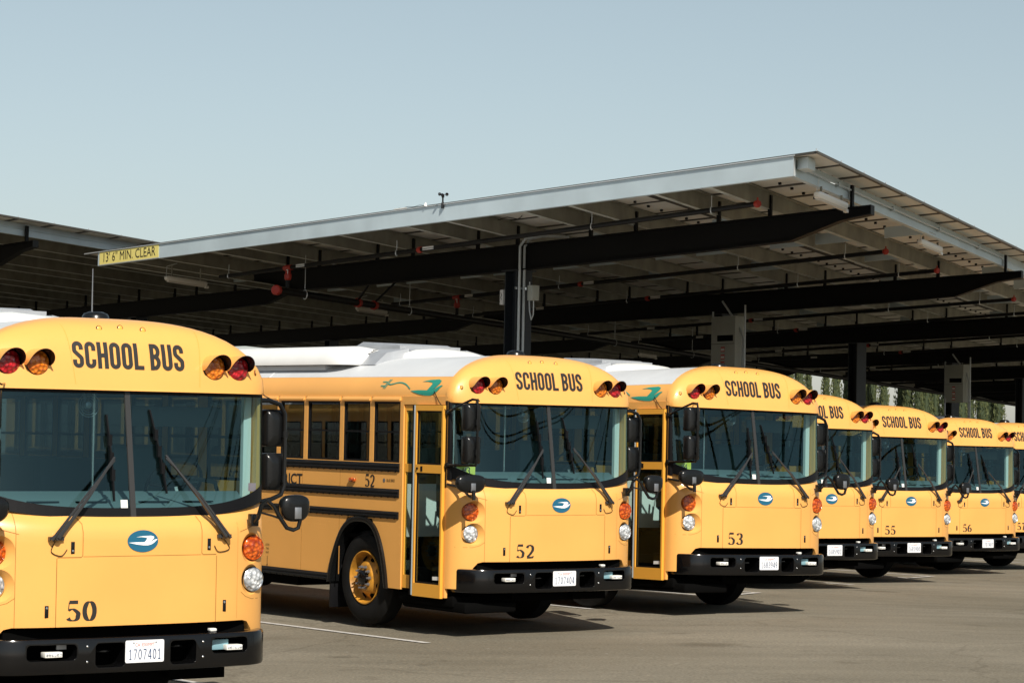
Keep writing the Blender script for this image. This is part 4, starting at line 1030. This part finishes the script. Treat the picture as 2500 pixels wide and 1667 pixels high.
# ------------------------------------------------------------------ solar canopies
SLOPE = .0096
class Canopy:
    def __init__(s, ox, oy, dz): s.o = (ox, oy, dz)
    def p(s, a, t, z): return (s.o[0] + RX * a + BX * t, s.o[1] + RY * a + BY * t, z + s.o[2] - SLOPE * t)
def frame_to(o, org):
    return o
def build_canopy(C, L, Wt, beams, name, label, first_beam_detail=True, studs=True):
    org = C.p(0, 0, 0); org = (org[0], org[1], ground_z(org[0], org[1]))
    root = empty('solar_canopy', org); tag(root, label, 'canopy')
    cp = C.p
    def bd(mb, n, mt, parent=None, **k): return mb.build(n, mt, parent or root, origin=org, **k)
    # front fascia channel with a gutter lip
    mb = MB(cp); sec = [(-.0, 5.745), (.012, 5.745), (.012, 5.512), (.09, 5.512), (.09, 5.500), (.0, 5.500)]
    mb.grid([[(a, t, z) for a, z in sec] for t in (0, Wt * .33, Wt * .66, Wt)], closed=True, cap=True); bd(mb, 'fascia', M['galv'], merge=False)
    mb = MB(cp); mb.box(-.02, .03, -.02, Wt + .55, 5.748, 5.760); bd(mb, 'fascia_lip', M['galvtrim'])
    mb = MB(cp); mb.face([(0.0, 0, 5.50), (.10, 0, 5.50), (.10, 0, 5.745), (0, 0, 5.745)]); mb.face([(0.10, 0, 5.50), (.10, 0.004, 5.50), (.10, 0.004, 5.745), (.10, 0, 5.745)]); bd(mb, 'end_plate', M['galvtrim'])
    # purlins: Z sections running with the row
    tp = [.02] + [q for k in range(6) for q in (1.60 + 2.97 * k, 2.69 + 2.97 * k)] + [18.3]
    for i, t in enumerate(tp):
        mb = MB(cp); h = .0; z0, z1 = 5.508, 5.738
        if i == 0: sec = [(.0, z0), (.0, z0 + .11), (.030, z0 + .125), (.030, z1), (.036, z1), (.036, z0 + .12), (.008, z0 + .105), (.008, z0 + .008), (.09, z0 + .008), (.09, z0)]
        else: sec = [(-.075, z1), (.008, z1), (.008, z0 + .008), (.075, z0 + .008), (.075, z0 + .03), (.083, z0 + .03), (.083, z0), (0, z0), (0, z1 - .008), (-.075, z1 - .008)]
        mb.grid([[(a, t + q, z) for q, z in sec] for a in [.10] + [k * 6. for k in range(1, int(L / 6) + 1)]], closed=True, cap=True)
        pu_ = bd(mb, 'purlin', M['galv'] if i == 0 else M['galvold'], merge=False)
        if i: mb = MB(cp); mb.grid([[(a, t + q, z) for q, z in ((-.003, z0 - .003), (-.003, z0 - .001), (.088, z0 - .001), (.088, z0 + .034), (.091, z0 + .034), (.091, z0 - .003))] for a in [.10] + [k * 6. for k in range(1, int(L / 6) + 1)]], closed=True, cap=True); bd(mb, 'flange', M['flange'], pu_, merge=False)
    # modules: backsheets in dark frames
    mp, mq = 1.245, 2.054
    mb = MB(cp); fr = MB(cp); t0 = -.43; nt_ = int((Wt + .55 - t0) / mq) + 1
    for j in range(nt_):
        ta = t0 + j * mq; tb = min(ta + mq, Wt + .55)
        if tb - ta < .2: continue
        a = .0
        while a < L:
            g = .040; b = a + mp
            g = .022 + .045 * ((int(a / mp) * 7 + j * 3) % 4 > 0); mb.box(a + g, b - g, ta + .03, tb - .03, 5.752, 5.758)
            fr.box(a + .004, b - .004, ta + .004, ta + g, 5.742, 5.775); fr.box(a + .004, b - .004, tb - g, tb - .004, 5.742, 5.775)
            fr.box(a + .004, a + g, ta + g, tb - g, 5.742, 5.775); fr.box(b - g, b - .004, ta + g, tb - g, 5.742, 5.775)
            a = b
    bd(mb, 'solar_panel', M['panel'], merge=False); bd(fr, 'panel_frame', M['panelframe'], merge=False)
    mb = MB(cp); mb.box(.02, L, t0 + .02, Wt + .53, 5.762, 5.772); bd(mb, 'panel_glass', M['pvglass'])
    mb = MB(cp); a = 0
    while a < 60:              # end clamps standing up along the edge
        mb.box(a - .012, a + .012, t0 + .01, t0 + .03, 5.77, 5.80); a += mp
    bd(mb, 'edge_clamp', M['galvtrim'], merge=False)
    mb = MB(cp)               # junction boxes and loose module leads
    for j in range(min(3, nt_)):
        a = .25
        while a < 40:
            for q in (.5, 1.5): mb.box(a, a + .05, t0 + j * mq + q, t0 + j * mq + q + .05, 5.72, 5.751)
            a += mp / 2
    bd(mb, 'junction_box', M['blackmatte'], merge=False)
    for k in range(0, 8):
        a = .8 + 1.245 * k; t = 5.9 + 1.0 * (k % 5) ; mb = MB(lambda *p: p)
        q = crom([cp(a, t, 5.745), cp(a + .1, t + .25, 5.70), cp(a + .02, t + .5, 5.73), cp(a - .05, t + .3, 5.69), cp(a, t + .1, 5.745)][:5], 4) if 0 else [cp(a + .10 * math.sin(x * .9), t + .09 * x, 5.73 - .03 * math.sin(x * .8) ** 2) for x in range(8)]
        mb.tube(q, .007, 5); bd(mb, 'module_lead', M['blackmatte'])
    # main beams on columns
    for i, a in enumerate(beams):
        mb = MB(cp); bt = 5.400; bw = .10; tf = .016
        stations = [(-.42, .13), (.15, .17), (1.15, .38), (3, .405), (5.5, .41), (7.7, .415), (10, .41), (12.5, .405), (14.2, .38), (15.2, .2), (15.75, .13)]
        for (o1, o2, z1f, z2f) in ((-bw, bw, 'top', 0), (-bw, bw, 'bot', 0), (-.008, .008, 'web', 0)):
            rr = []
            for t, d in stations:
                if z1f == 'top': z0, z1 = bt - tf, bt
                elif z1f == 'bot': z0, z1 = bt - d, bt - d + tf
                else: z0, z1 = bt - d + tf, bt - tf
                rr.append([(a + o1, t, z0), (a + o2, t, z0), (a + o2, t, z1), (a + o1, t, z1)])
            mb.grid(rr, closed=True, cap=True)
        for t, d in stations[:1]: mb.box(a - bw, a + bw, t - .012, t, bt - d, bt)
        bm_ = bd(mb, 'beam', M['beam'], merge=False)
        mb = MB(cp)
        for t in tp[1:]:
            if t < 15.6: mb.box(a - .04, a + .04, t - .035, t + .035, bt, 5.70)
        mb.box(a - .05, a + .05, -.06, -.01, bt, 5.70); mb.build_each('purlin_cleat', M['beam'], bm_, origin=org, merge=False)
        x, y, _ = cp(a, 7.5, 0); gz = ground_z(x, y) - .3
        cb = MB(lambda *p: p)
        w_, d_ = .155, .155
        def q(u_, v_, z): return (x + UX * v_ - BX * u_ * 0 + BX * u_, y + UY * v_ + BY * u_, z)
        zt = cp(a, 7.7, bt - .41)[2]
        for (u0, u1, v0, v1) in ((-w_, -w_ + .02, -d_, d_), (w_ - .02, w_, -d_, d_), (-w_ + .02, w_ - .02, -.01, .01)):
            cb.map = q; cb.box(u0, u1, v0, v1, gz, zt)
        cb.box(-.20, .20, -.20, .20, zt - .02, zt); cb.box(-.25, .25, -.25, .25, gz, gz + .6)
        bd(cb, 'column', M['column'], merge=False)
    # galvanised cross channels parallel to the beams
    for a0 in beams[:3 if name == 'A' else 1]:
        for da in (1.9, 5.2, 8.6):
            mb = MB(cp); a = a0 + da; z0 = 5.47
            mb.grid([[(a, t, z0), (a + .05, t, z0), (a + .05, t, z0 + .012), (a + .008, t, z0 + .012), (a + .008, t, z0 + .14), (a, t, z0 + .14)] for t in (.2, Wt - .3)], closed=True, cap=True) if 0 else None
            for j, t in enumerate(tp[:-1]):
                if j % 2 == (0 if da == 1.9 else 1) or da == 5.2:
                    mb.grid([[(a + q_, t2, z) for q_, z in ((0, 5.53), (.06, 5.53), (.06, 5.542), (.008, 5.542), (.008, 5.70), (0, 5.70))] for t2 in (t + .09, t + 1.0)], closed=True, cap=True)
            mb.build_each('cross_channel', M['galv'], root, origin=org, merge=False)
    return root, org

M['flange'] = mat('bright_purlin_flange', (.62, .64, .58), .45, metal=.1, noise=.2, nscale=3)
M['galvtrim'] = mat('bright_galvanised_trim', (.66, .70, .72), .35, metal=.3)
M['pvglass'] = mat('solar_glass', (.012, .016, .035), .08, coat=.4)
CA = Canopy(3.46, 31.0, 0)
beamsA = [2.93 + 11.3 * i for i in range(10)]
rootA, orgA = build_canopy(CA, 118, 18.75, beamsA, 'A', 'long solar canopy with a pale front fascia and dark beams above the bus row')
CB = Canopy(-8.45 - RX * 45, 49.0 - RY * 45, .42)
beamsB = [42.93 + 11.3 * i for i in range(-1, 6)]
rootB, orgB = build_canopy(CB, 109, 18.75, beamsB, 'B', 'second solar canopy behind, its dark edge sloping down behind the clearance sign')
cpA = CA.p; L_ = lambda *p: p

def thing(mb, name, m_, label, cat, group=None, **k):
    v = [Vector(q) for q in mb.v]; lo = Vector((min(q.x for q in v), min(q.y for q in v), min(q.z for q in v))); hi = Vector((max(q.x for q in v), max(q.y for q in v), max(q.z for q in v)))
    o = ((lo.x + hi.x) / 2, (lo.y + hi.y) / 2, lo.z)
    ob = mb.build(name, m_, None, origin=o, **k); ob.location = o; tag(ob, label, cat, group); ob['_o'] = 0; del ob['_o']
    return ob, o

# clearance sign on the fascia
mb = MB(cpA); mb.box(-.008, -.002, 16.42, 18.68, 5.515, 5.742); sg, so_ = thing(mb, 'clearance_sign', M['signyel'], "yellow clearance sign reading 13' 6\" MIN. CLEAR at the low end of the fascia", 'sign')
mb = MB(cpA); mb.box(-.0075, -.0015, 16.40, 18.70, 5.503, 5.515); mb.box(-.0075, -.0015, 18.68, 18.70, 5.515, 5.745); mb.build('border', M['galvtrim'], sg, origin=so_)
t = font_mesh("13' 6\" MIN. CLEAR", lambda x, y, k: cpA(-.011, 17.55 - x, 5.628 + y), .235, 1.10); t.build('sign_lettering', M['ink'], sg, origin=so_, merge=False)

# anemometer and irradiance sensors on the fascia lip
mb = MB(cpA)
A0 = 7.62
def wp(a, t, z): return cpA(a, t, z)
base = Vector(wp(-.02, A0, 5.76)); an = empty('anemometer', base + Vector((0, 0, 0))); tag(an, 'small black cup anemometer standing on the top of the front fascia', 'anemometer')
def at0(p): return tuple(Vector(p))
mb = MB(L_); mb.lathe((0, 0, -.09), (0, 0, 1), [(0, .034), (.10, .030), (.13, .018), (.20, .016), (.23, .03), (.27, .03), (.29, .012)], 14); mb.build('mast', M['blackplast'], an, smooth=True)
mb = MB(L_)
for k in range(3):
    a = R(100 + 120 * k); d = Vector((math.cos(a), math.sin(a), 0)); c = d * .085 + Vector((0, 0, .185)); ax = Vector((-math.sin(a), math.cos(a), 0))
    mb = MB(L_); mb.tube([(0, 0, .185), tuple(c)], .006, 5); mb.lathe(tuple(c), tuple(ax), [(-.005, .034), (.012, .032), (.028, .02), (.034, .001)], 12, cap=False); mb.build('cup', M['blackplast'], an, smooth=True)
p0 = Vector(wp(-.01, 8.08, 5.762)); an.scale = (.75,) * 3; sn = empty('light_sensor', p0); sn.scale = (.5,) * 3; tag(sn, 'small white cone sensor with a cable beside the anemometer', 'sensor')
b1 = Vector(BX and (BX, BY, 0))
mb = MB(L_); mb.lathe((0, 0, 0), (0, 0, 1), [(0, .055), (.02, .05), (.10, .02), (.115, .001)], 14, cap=False); mb.build('cap', M['lampbody'], sn, smooth=True)
mb = MB(L_); q = [tuple(b1 * x + Vector((0, 0, .02 + .03 * math.sin(x * 5) ** 2))) for x in [i * .12 for i in range(13)]]; mb.tube(q, .008, 5); mb.build('cable', M['blackmatte'], sn)
mb = MB(L_); c = b1 * 1.35; rr = [[tuple(c + b1 * a + Vector((0, b, z))) for b, z in ((-.04, 0), (.04, 0), (.04, .03), (-.04, .03))] for a in (-.35, .35)]; mb.grid(rr, closed=True, cap=True); mb.build('panel', M['lampbody'], sn)

# lamp housings hung under the purlins
def strip_lamp(C, a, t, z, label):
    ln = 1.5; mb = MB(C.p); w_ = .075
    sec = [(-w_, .05), (-w_ * .8, .085), (w_ * .8, .085), (w_, .05), (w_ * .75, .0), (-w_ * .75, .0)]
    mb.grid([[(a + x, t + q * k, z + h * (k if k < 1 else 1) + (.02 if k < 1 else 0)) for q, h in sec] for x, k in ((-.03, .6), (.04, 1), (ln - .04, 1), (ln + .03, .6))], closed=True, cap=True)
    ob, o = thing(mb, 'strip_light', M['lampbody'], label, 'light', 'strip lights under the solar canopy', bevel=.004)
    mb = MB(C.p); mb.grid([[(a + x, t + q, z - h) for q, h in ((-.05, -.004), (-.035, .022), (.035, .022), (.05, -.004))] for x in (.06, ln - .06)], cap=True); mb.build('diffuser', M['diffuser'], ob, origin=o)
    mb = MB(C.p); mb.box(a + ln - .02, a + ln + .10, t - .03, t + .03, z - .035, z + .01); mb.build('motion_sensor', M['lampbody'], ob, origin=o)
    mb = MB(C.p); mb.box(a + .2, a + .22, t - .02, t + .02, z + .08, 5.51); mb.box(a + ln - .22, a + ln - .20, t - .02, t + .02, z + .08, 5.51); mb.build('bracket', M['galvold'], ob, origin=o)
    cb = MB(L_); cb.tube([C.p(a, t, z + .08), C.p(a - .03, t - .05, z + .25), C.p(a + .1, t - .3, 5.50)], .006, 5); cb.build('cable', M['conduit'], ob, origin=o)
M['diffuser'] = mat('frosted_diffuser', (.62, .60, .55), .4)
strip_lamp(CA, 1.10, -.02, 5.34, 'bright sunlit strip light under the high right corner of the canopy')
strip_lamp(CA, 8.0, .20, 5.36, 'strip light under the right edge of the canopy between the first two beam tips')
strip_lamp(CA, .85, 17.0, 5.20, 'pale strip light hanging below the clearance sign')
strip_lamp(CA, 9.3, 17.2, 5.20, 'dim strip light deep under the canopy left of the first column')
strip_lamp(CA, 29.0, 17.6, 5.15, 'faint strip light far under the canopy just above the roof of bus 52')
# raceway conduit along the edge purlin and corner box
mb = MB(L_); mb.tube([cpA(a, -.03, 5.632 + (.0 if a > .4 else .0)) for a in (.35, 4, 8, 12, 13.9)], .014, 6); 
cd1, o1 = thing(mb, 'edge_conduit', M['conduit'], 'thin metal conduit running along the blue grey edge purlin at the right', 'conduit')
mb = MB(cpA)
for a in (2.2, 5.4, 8.6, 11.8): mb.box(a - .03, a + .03, -.05, .02, 5.60, 5.665)
mb.build('strap', M['conduit'], cd1, origin=o1)
mb = MB(cpA); mb.box(.16, .52, -.20, -.005, 5.60, 5.742); thing(mb, 'corner_box', M['galv'], 'grey sheet metal box fixed in the high corner of the canopy', 'electrical box', bevel=.004)

# sprinkler pipework
fit = MB; n_pipe = 0
pipe_s = []
for k in range(9): pipe_s += [1.03 + 11.3 * k, 8.43 + 11.3 * k]
pl_labels = {0: 'black sprinkler pipe with red end cap in front of the first beam', 1: 'black sprinkler pipe between the first and second beams', 2: 'black sprinkler pipe in front of the second beam', 3: 'black sprinkler pipe ending at the right frame edge past the second beam'}
def pz(t): return 5.345 - (.012) * (t - 1.0)
for k, a in enumerate(pipe_s):
    mb = MB(L_); mb.tube([cpA(a, t, pz(t)) for t in (1.1, 6, 12, 15.2)], .036, 8)
    ob, o = thing(mb, 'sprinkler_pipe', M['pipe'], pl_labels.get(k, 'dark sprinkler pipe deeper under the canopy behind the second beam'), 'pipe', 'sprinkler pipes under the canopy', smooth=True)
    if k > 7: continue
    mb = MB(L_); 
    ax = Vector((BX, BY, -.02)).normalized()
    c = cpA(a, 1.05, pz(1.05)); m1 = MB(L_); m1.lathe(c, tuple(ax), [(0, .040), (.015, .050), (.055, .050), (.07, .040)], 12); m1.tube([tuple(Vector(c) + ax * .03), tuple(Vector(c) + ax * .03 + Vector((0, 0, .085)))], .011, 6); m1.build('end_fitting', M['redfit'], ob, origin=o)
    for tt in (8.9,): m1 = MB(L_); m1.lathe(cpA(a, tt, pz(tt)), tuple(ax), [(0, .042), (.015, .050), (.08, .050), (.095, .042)], 12); m1.build('coupling', M['redfit'], ob, origin=o)
    for tt in (2.0, 4.6, 9.6, 14.9): m1 = MB(L_); pts_ = []; c = Vector(cpA(a, tt, pz(tt))); u_ = Vector((RX, RY, 0)); m1.tube([tuple(c + Vector((0, 0, .20))), tuple(c + Vector((0, 0, .045)))], .006, 4); m1.tube([tuple(c + u_ * .047 * math.cos(x) + Vector((0, 0, .047 * math.sin(x)))) for x in [math.pi / 2 + i * math.pi / 6 for i in range(13)]], .008, 5); m1.build('hanger', M['galvtrim'], ob, origin=o)
    m1 = MB(cpA); m1.box(a - .040, a - .036, 8.55, 8.85, pz(8.7) - .02 + 0, pz(8.7) + .03); m1.box(a - .040, a - .036, 12.35, 12.62, pz(12.5) - .02, pz(12.5) + .03); m1.build('pipe_label', M['labelw'], ob, origin=o)
    if k > 2: continue
    m1 = MB(L_)                # riser down to the main with its red tee and clamp
    m1.tube([cpA(a, 12.9, pz(12.9)), cpA(a, 12.9, 4.86)], .034, 8); m1.build('riser', M['pipe'], ob, origin=o)
    m1 = MB(L_); cz = cpA(a, 12.9, pz(12.9)); m1.lathe(tuple(Vector(cz) - ax * .11), tuple(ax), [(0, .046), (.22, .046)], 10); m1.lathe(tuple(Vector(cz) + Vector((0, 0, -.13))), (0, 0, 1), [(0, .046), (.08, .046)], 10); m1.lathe(tuple(Vector(cpA(a, 12.9, 5.02))), (0, 0, 1), [(-.03, .045), (0, .062), (.06, .062), (.09, .045)], 10); m1.build('tee', M['redfit'], ob, origin=o)
    m1 = MB(cpA); m1.box(a - .040, a - .034, 12.87, 12.93, 5.08, 5.17); m1.build('pipe_label', M['labelw'], ob, origin=o)
mb = MB(L_); mb.tube([cpA(a, 12.95, 4.80) for a in (.72, 30, 60, 90)], .062, 10)
mn, o = thing(mb, 'sprinkler_main', M['pipe'], 'thick dark sprinkler main with a round red end cap, running away under the canopy', 'pipe', smooth=True)
rx_ = Vector((RX, RY, 0)).normalized()
m1 = MB(L_); c = Vector(cpA(.62, 12.95, 4.80)); m1.lathe(tuple(c), tuple(rx_), [(0, .001), (.004, .07), (.02, .085), (.10, .085), (.115, .065)], 16, cap=False); m1.build('end_cap', M['redfit'], mn, origin=o, smooth=True)
for a in (1.75, 6.2, 12, 18, 24): m1 = MB(L_); c = Vector(cpA(a, 12.95, 4.80)); u_ = Vector((BX, BY, 0)); m1.tube([tuple(c + Vector((0, 0, .68))), tuple(c + Vector((0, 0, .10)))], .006, 4); m1.tube([tuple(c + u_ * .075 * math.cos(x) + Vector((0, 0, .08 * math.sin(x)))) for x in [math.pi / 2 + i * math.pi / 6 for i in range(13)]], .009, 5); m1.build('hanger', M['galvtrim'], mn, origin=o)
for a, d_ in ((3.9, -1), (4.6, 1)):
    m1 = MB(L_); m1.tube([cpA(a, 12.95, 4.84), cpA(a + d_ * .2, 12.1, 5.36)], .022, 6); m1.build('sway_brace', M['pipe'], mn, origin=o)
    m1 = MB(L_); m1.lathe(cpA(a, 12.95, 4.80), tuple(rx_), [(-.04, .085), (.04, .085)], 12); m1.lathe(cpA(a + d_ * .2, 12.1, 5.32), (0, 0, 1), [(0, .04), (.07, .04)], 8); m1.build('brace_clamp', M['redfit'], mn, origin=o)

# conduits and boxes on the first column
x0, y0, _ = cpA(beamsA[0], 7.5, 0); cam_dir = Vector((-x0, -y0, 0)).normalized()
cdir = Vector((UX, UY, 0)); bdir = Vector((BX, BY, 0)); fdir = -Vector((RX, RY, 0)).normalized()
cen = Vector((x0, y0, 0))
ztop = cpA(beamsA[0], 7.7, 5.40)[2]
mb = MB(L_)
for k in (0, 1):
    off = cdir * (-.13 + .09 * k) - bdir * .20
    b_ = cen + off
    mb.tube([tuple(b_ + Vector((0, 0, .3))), tuple(b_ + Vector((0, 0, 5.15))), tuple(b_ + Vector((0, 0, 5.28)) - cdir * .0 ), tuple(b_ + Vector((0, 0, 5.40)) + cdir * .06 - bdir * .05), tuple(b_ + Vector((0, 0, 5.45)) + cdir * .2 - bdir * .2), tuple(b_ + Vector((0, 0, 5.44)) + cdir * .5 - bdir * .5)], .021, 8)
cd2, o2 = thing(mb, 'conduit_pair', M['conduit'], 'pair of pale conduits climbing the first column and bending over the beam', 'conduit', smooth=True)
mb = MB(L_)
for z in (4.62, 3.2): c = cen - bdir * .168 + Vector((0, 0, z)); mb.grid([[tuple(c + cdir * a + Vector((0, 0, b))) for b in (-.02, .02)] for a in (-.20, .03)]); mb.grid([[tuple(c - bdir * .006 + cdir * a + Vector((0, 0, b))) for b in (-.02, .02)] for a in (-.20, .03)])
mb.build('strut', M['chrome'], cd2, origin=o2, merge=False)
def obox(c, hx, hy, z0, z1, mb): # box aligned with the bus axes: hx across, hy back
    i = len(mb.v); mb.v += [tuple(c + cdir * a * hx + bdir * b * hy + Vector((0, 0, z))) for z in (z0, z1) for a, b in ((-1, -1), (1, -1), (1, 1), (-1, 1))]
    for q in ((0, 3, 2, 1), (4, 5, 6, 7), (0, 1, 5, 4), (1, 2, 6, 5), (2, 3, 7, 6), (3, 0, 4, 7)): mb.f.append(tuple(i + k for k in q))
    return mb
mb = obox(cen + bdir * .36, .07, .045, 4.38, 4.62, MB(L_)); sb, ob_ = thing(mb, 'notice_box', M['labelw'], 'small white box with a black mark on the left side of the first column', 'electrical box', bevel=.006)
q = [tuple(cen + bdir * .36 + cdir * -.074 + bdir * (a - .0) + Vector((0, 0, z))) for a, z in ((.01, 4.57), (-.015, 4.53), (.012, 4.50), (-.01, 4.46))]
mb = MB(L_); mb.tube(q, .005, 4); mb.build('mark', M['ink'], sb, origin=ob_)
mb = obox(cen - bdir * .40, .07, .065, 4.42, 4.66, MB(L_)); jb, ob_ = thing(mb, 'junction_cabinet', M['inverter'], 'small grey junction box with a looping cable right of the first column', 'electrical box', bevel=.006)
c = cen - bdir * .36; mb = MB(L_); mb.tube(crom([tuple((c - bdir * 0).xy) + () for _ in ()] or [(0, 0), (1, 1)], 2) and [tuple(c + Vector((0, 0, 4.72)) + bdir * .06), tuple(c + Vector((0, 0, 4.5)) + bdir * .07), tuple(c + Vector((0, 0, 4.25)) + bdir * .05), tuple(c + Vector((0, 0, 4.12)) - bdir * .0), tuple(c + Vector((0, 0, 4.2)) - bdir * .05), tuple(c + Vector((0, 0, 4.42)) - bdir * .05)], .011, 6); mb.build('cable', M['conduit'], jb, origin=ob_, smooth=True)

# inverter cabinets on the second and fourth columns
for i, lab in ((1, 'grey inverter cabinet with red warning labels behind the roof of bus 53'), (3, 'smaller looking grey inverter cabinet near the cypress trees above bus 56')):
    x1, y1, _ = cpA(beamsA[i], 7.5, 0); c = Vector((x1, y1, 0)) - cdir * .29 - bdir * .48; ci = c
    mb = obox(c, .13, .36, 3.78, 4.84, MB(L_)); iv, oi = thing(mb, 'inverter_cabinet', M['inverter'], lab, 'electrical cabinet', 'inverter cabinets on the canopy columns', bevel=.012)
    fx = c - cdir * .132
    def plateq(a0, a1, z0, z1, m_, nm, d=.002):
        mb = MB(L_); p_ = fx - cdir * d; mb.face([tuple(p_ + bdir * a0 + Vector((0, 0, z0))), tuple(p_ + bdir * a1 + Vector((0, 0, z0))), tuple(p_ + bdir * a1 + Vector((0, 0, z1))), tuple(p_ + bdir * a0 + Vector((0, 0, z1)))]); mb.build(nm, m_, iv, origin=oi)
    plateq(-.30, .17, 4.34, 4.46, M['under'], 'display'); plateq(-.35, .35, 4.285, 4.293, M['under'], 'door_gap')
    for z in (4.13, 3.98, 3.84):
        plateq(-.06, .06, z, z + .10, M['redlab'] if 'redlab' in M else M['redfit'], 'warning_label'); plateq(-.05, .05, z + .02, z + .065, M['labelw'], 'label_text', .004)
    for k, (da, top) in enumerate(((.46, 4.95), (-.50, 5.05), (-.44, 5.0))):
        b_ = c + bdir * da; mb = MB(L_)
        if k == 2: mb.tube([tuple(b_ + Vector((0, 0, 2.8))), tuple(b_ + Vector((0, 0, 4.4))), tuple(b_ + Vector((0, 0, 4.6)) + bdir * .08), tuple(b_ + Vector((0, 0, 5.15)) + bdir * .62)], .022, 7)
        else: mb.tube([tuple(b_ + Vector((0, 0, 3.2))), tuple(b_ + Vector((0, 0, top)))], .020, 7)
        mb.build('conduit', M['conduit'], iv, origin=oi, smooth=True)

# ------------------------------------------------------------------ cypress trees behind
def cypress_mesh(seed, H=1.0):
    rnd = random.Random(seed); mb = MB(L_)
    n = 2600
    for i in range(n):
        z = .03 + .97 * rnd.random() ** .9; prof = (math.sin(min(1, z * 3.2) * math.pi / 2) * (1 - z ** 2.6) ** .8) + .02
        a = rnd.random() * 2 * math.pi; lump = .80 + .20 * math.sin(a * 3 + seed + z * 9) + .14 * math.sin(a * 5 - z * 23 + seed)
        r_ = .062 * prof * lump * (.72 + .34 * rnd.random())
        c = Vector((r_ * math.cos(a), r_ * math.sin(a), z)); s_ = .010 * (.6 + rnd.random())
        d = Vector((math.cos(a) * .5 + rnd.uniform(-.3, .3), math.sin(a) * .5 + rnd.uniform(-.3, .3), 1.3)).normalized() * s_ * 1.6
        sd = d.cross(Vector((rnd.uniform(-1, 1), rnd.uniform(-1, 1), .2))).normalized() * s_ * .45
        mb.face([tuple(c - sd), tuple(c + sd), tuple(c + d)])
    return mb
protos = []
for k in range(4):
    r0 = empty('cypress_tree'); cr_ = cypress_mesh(k * 3 + 1).build('crown', M['leaf'], r0, merge=False)
    mb = MB(L_); mb.lathe((0, 0, 0), (0, 0, 1), [(0, .012), (.5, .008), (.95, .002)], 7); mb.build('trunk', M['bark'], r0)
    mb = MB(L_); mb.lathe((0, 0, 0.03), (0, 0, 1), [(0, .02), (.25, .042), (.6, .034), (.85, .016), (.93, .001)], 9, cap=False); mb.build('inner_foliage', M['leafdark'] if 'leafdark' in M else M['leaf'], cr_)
    protos.append(r0)
index_kids()
Zt = 230.0; xs = []
x = 1955
rnd = random.Random(5); gaps = {}
px = 1930; i = 0
while px < 2450:
    w_ = rnd.uniform(20, 27); skip = (1996 < px < 2010) or (2030 < px < 2040) or (2176 < px < 2196) or (2374 < px < 2388)
    if not skip: xs.append(px)
    px += w_ * .86 + (rnd.choice([0, 0, 3, 7]))
for i, px in enumerate(xs):
    src = protos[i % 4]; o_ = src if i < 4 else copy_tree(src)
    Z = Zt + rnd.uniform(-6, 6); H = rnd.uniform(12.5, 15); o_.location = ((px - 1250) / 6107 * Z, Z, ground_z(50, 200) - .02)
    o_.scale = (H * rnd.uniform(.78, .9), H * rnd.uniform(.78, .9), H); o_.rotation_euler = (0, 0, rnd.uniform(0, 6.28))
    tag(o_, 'tall narrow cypress tree in the row behind the far buses', 'tree', 'row of cypress trees behind the far buses')

# ------------------------------------------------------------------ surroundings to the right, outside the frame, mirrored in the windscreens
for i, (x_, y_, h_, wd_) in enumerate(((43.5, 14.2, 14.6, 1.25), (47.5, 19.5, 15.6, .9), (39, 8.5, 11.2, 1.5), (36, 3.0, 9.6, 1.7), (50, 27.5, 15.2, 1.0), (52, 36.0, 16.2, 1.2), (30, -9, 9.2, 1.8))):
    o_ = copy_tree(protos[i % 4]); o_.location = (x_, y_, -.14); o_.scale = (h_ * wd_, h_ * wd_, h_); o_.rotation_euler = (0, 0, i)
    tag(o_, 'broad cypress outside the frame, a dark shape in the windscreen reflections', 'tree', 'cypresses mirrored in the windscreens')
up_ = empty('utility_pole', (34, -22, -.14)); tag(up_, 'wooden utility pole outside the frame whose wires show in the windscreens', 'utility pole')
MB(L_).lathe((0, 0, 0), (0, 0, 1), [(0, .17), (13.5, .11)], 10).build('post', M['bark'], up_)
MB(L_).tube([(-1.3, 0, 12.6), (1.3, 0, 12.6)], .07, 6).build('crossarm', M['bark'], up_)
for k, (dx, z0, sag) in enumerate(((-1.2, 12.7, 1.6), (0, 12.75, 1.9), (1.2, 12.7, 1.4), (.1, 10.2, 1.2), (-.1, 9.2, 1.0))):
    MB(L_).tube([(dx + 3 * t_, 70 * t_, z0 + .8 * t_ - sag * 4 * t_ * (1 - t_)) for t_ in [i / 24 for i in range(25)]], .022 if k < 3 else .035, 5).build('wire', M['blackmatte'], up_)
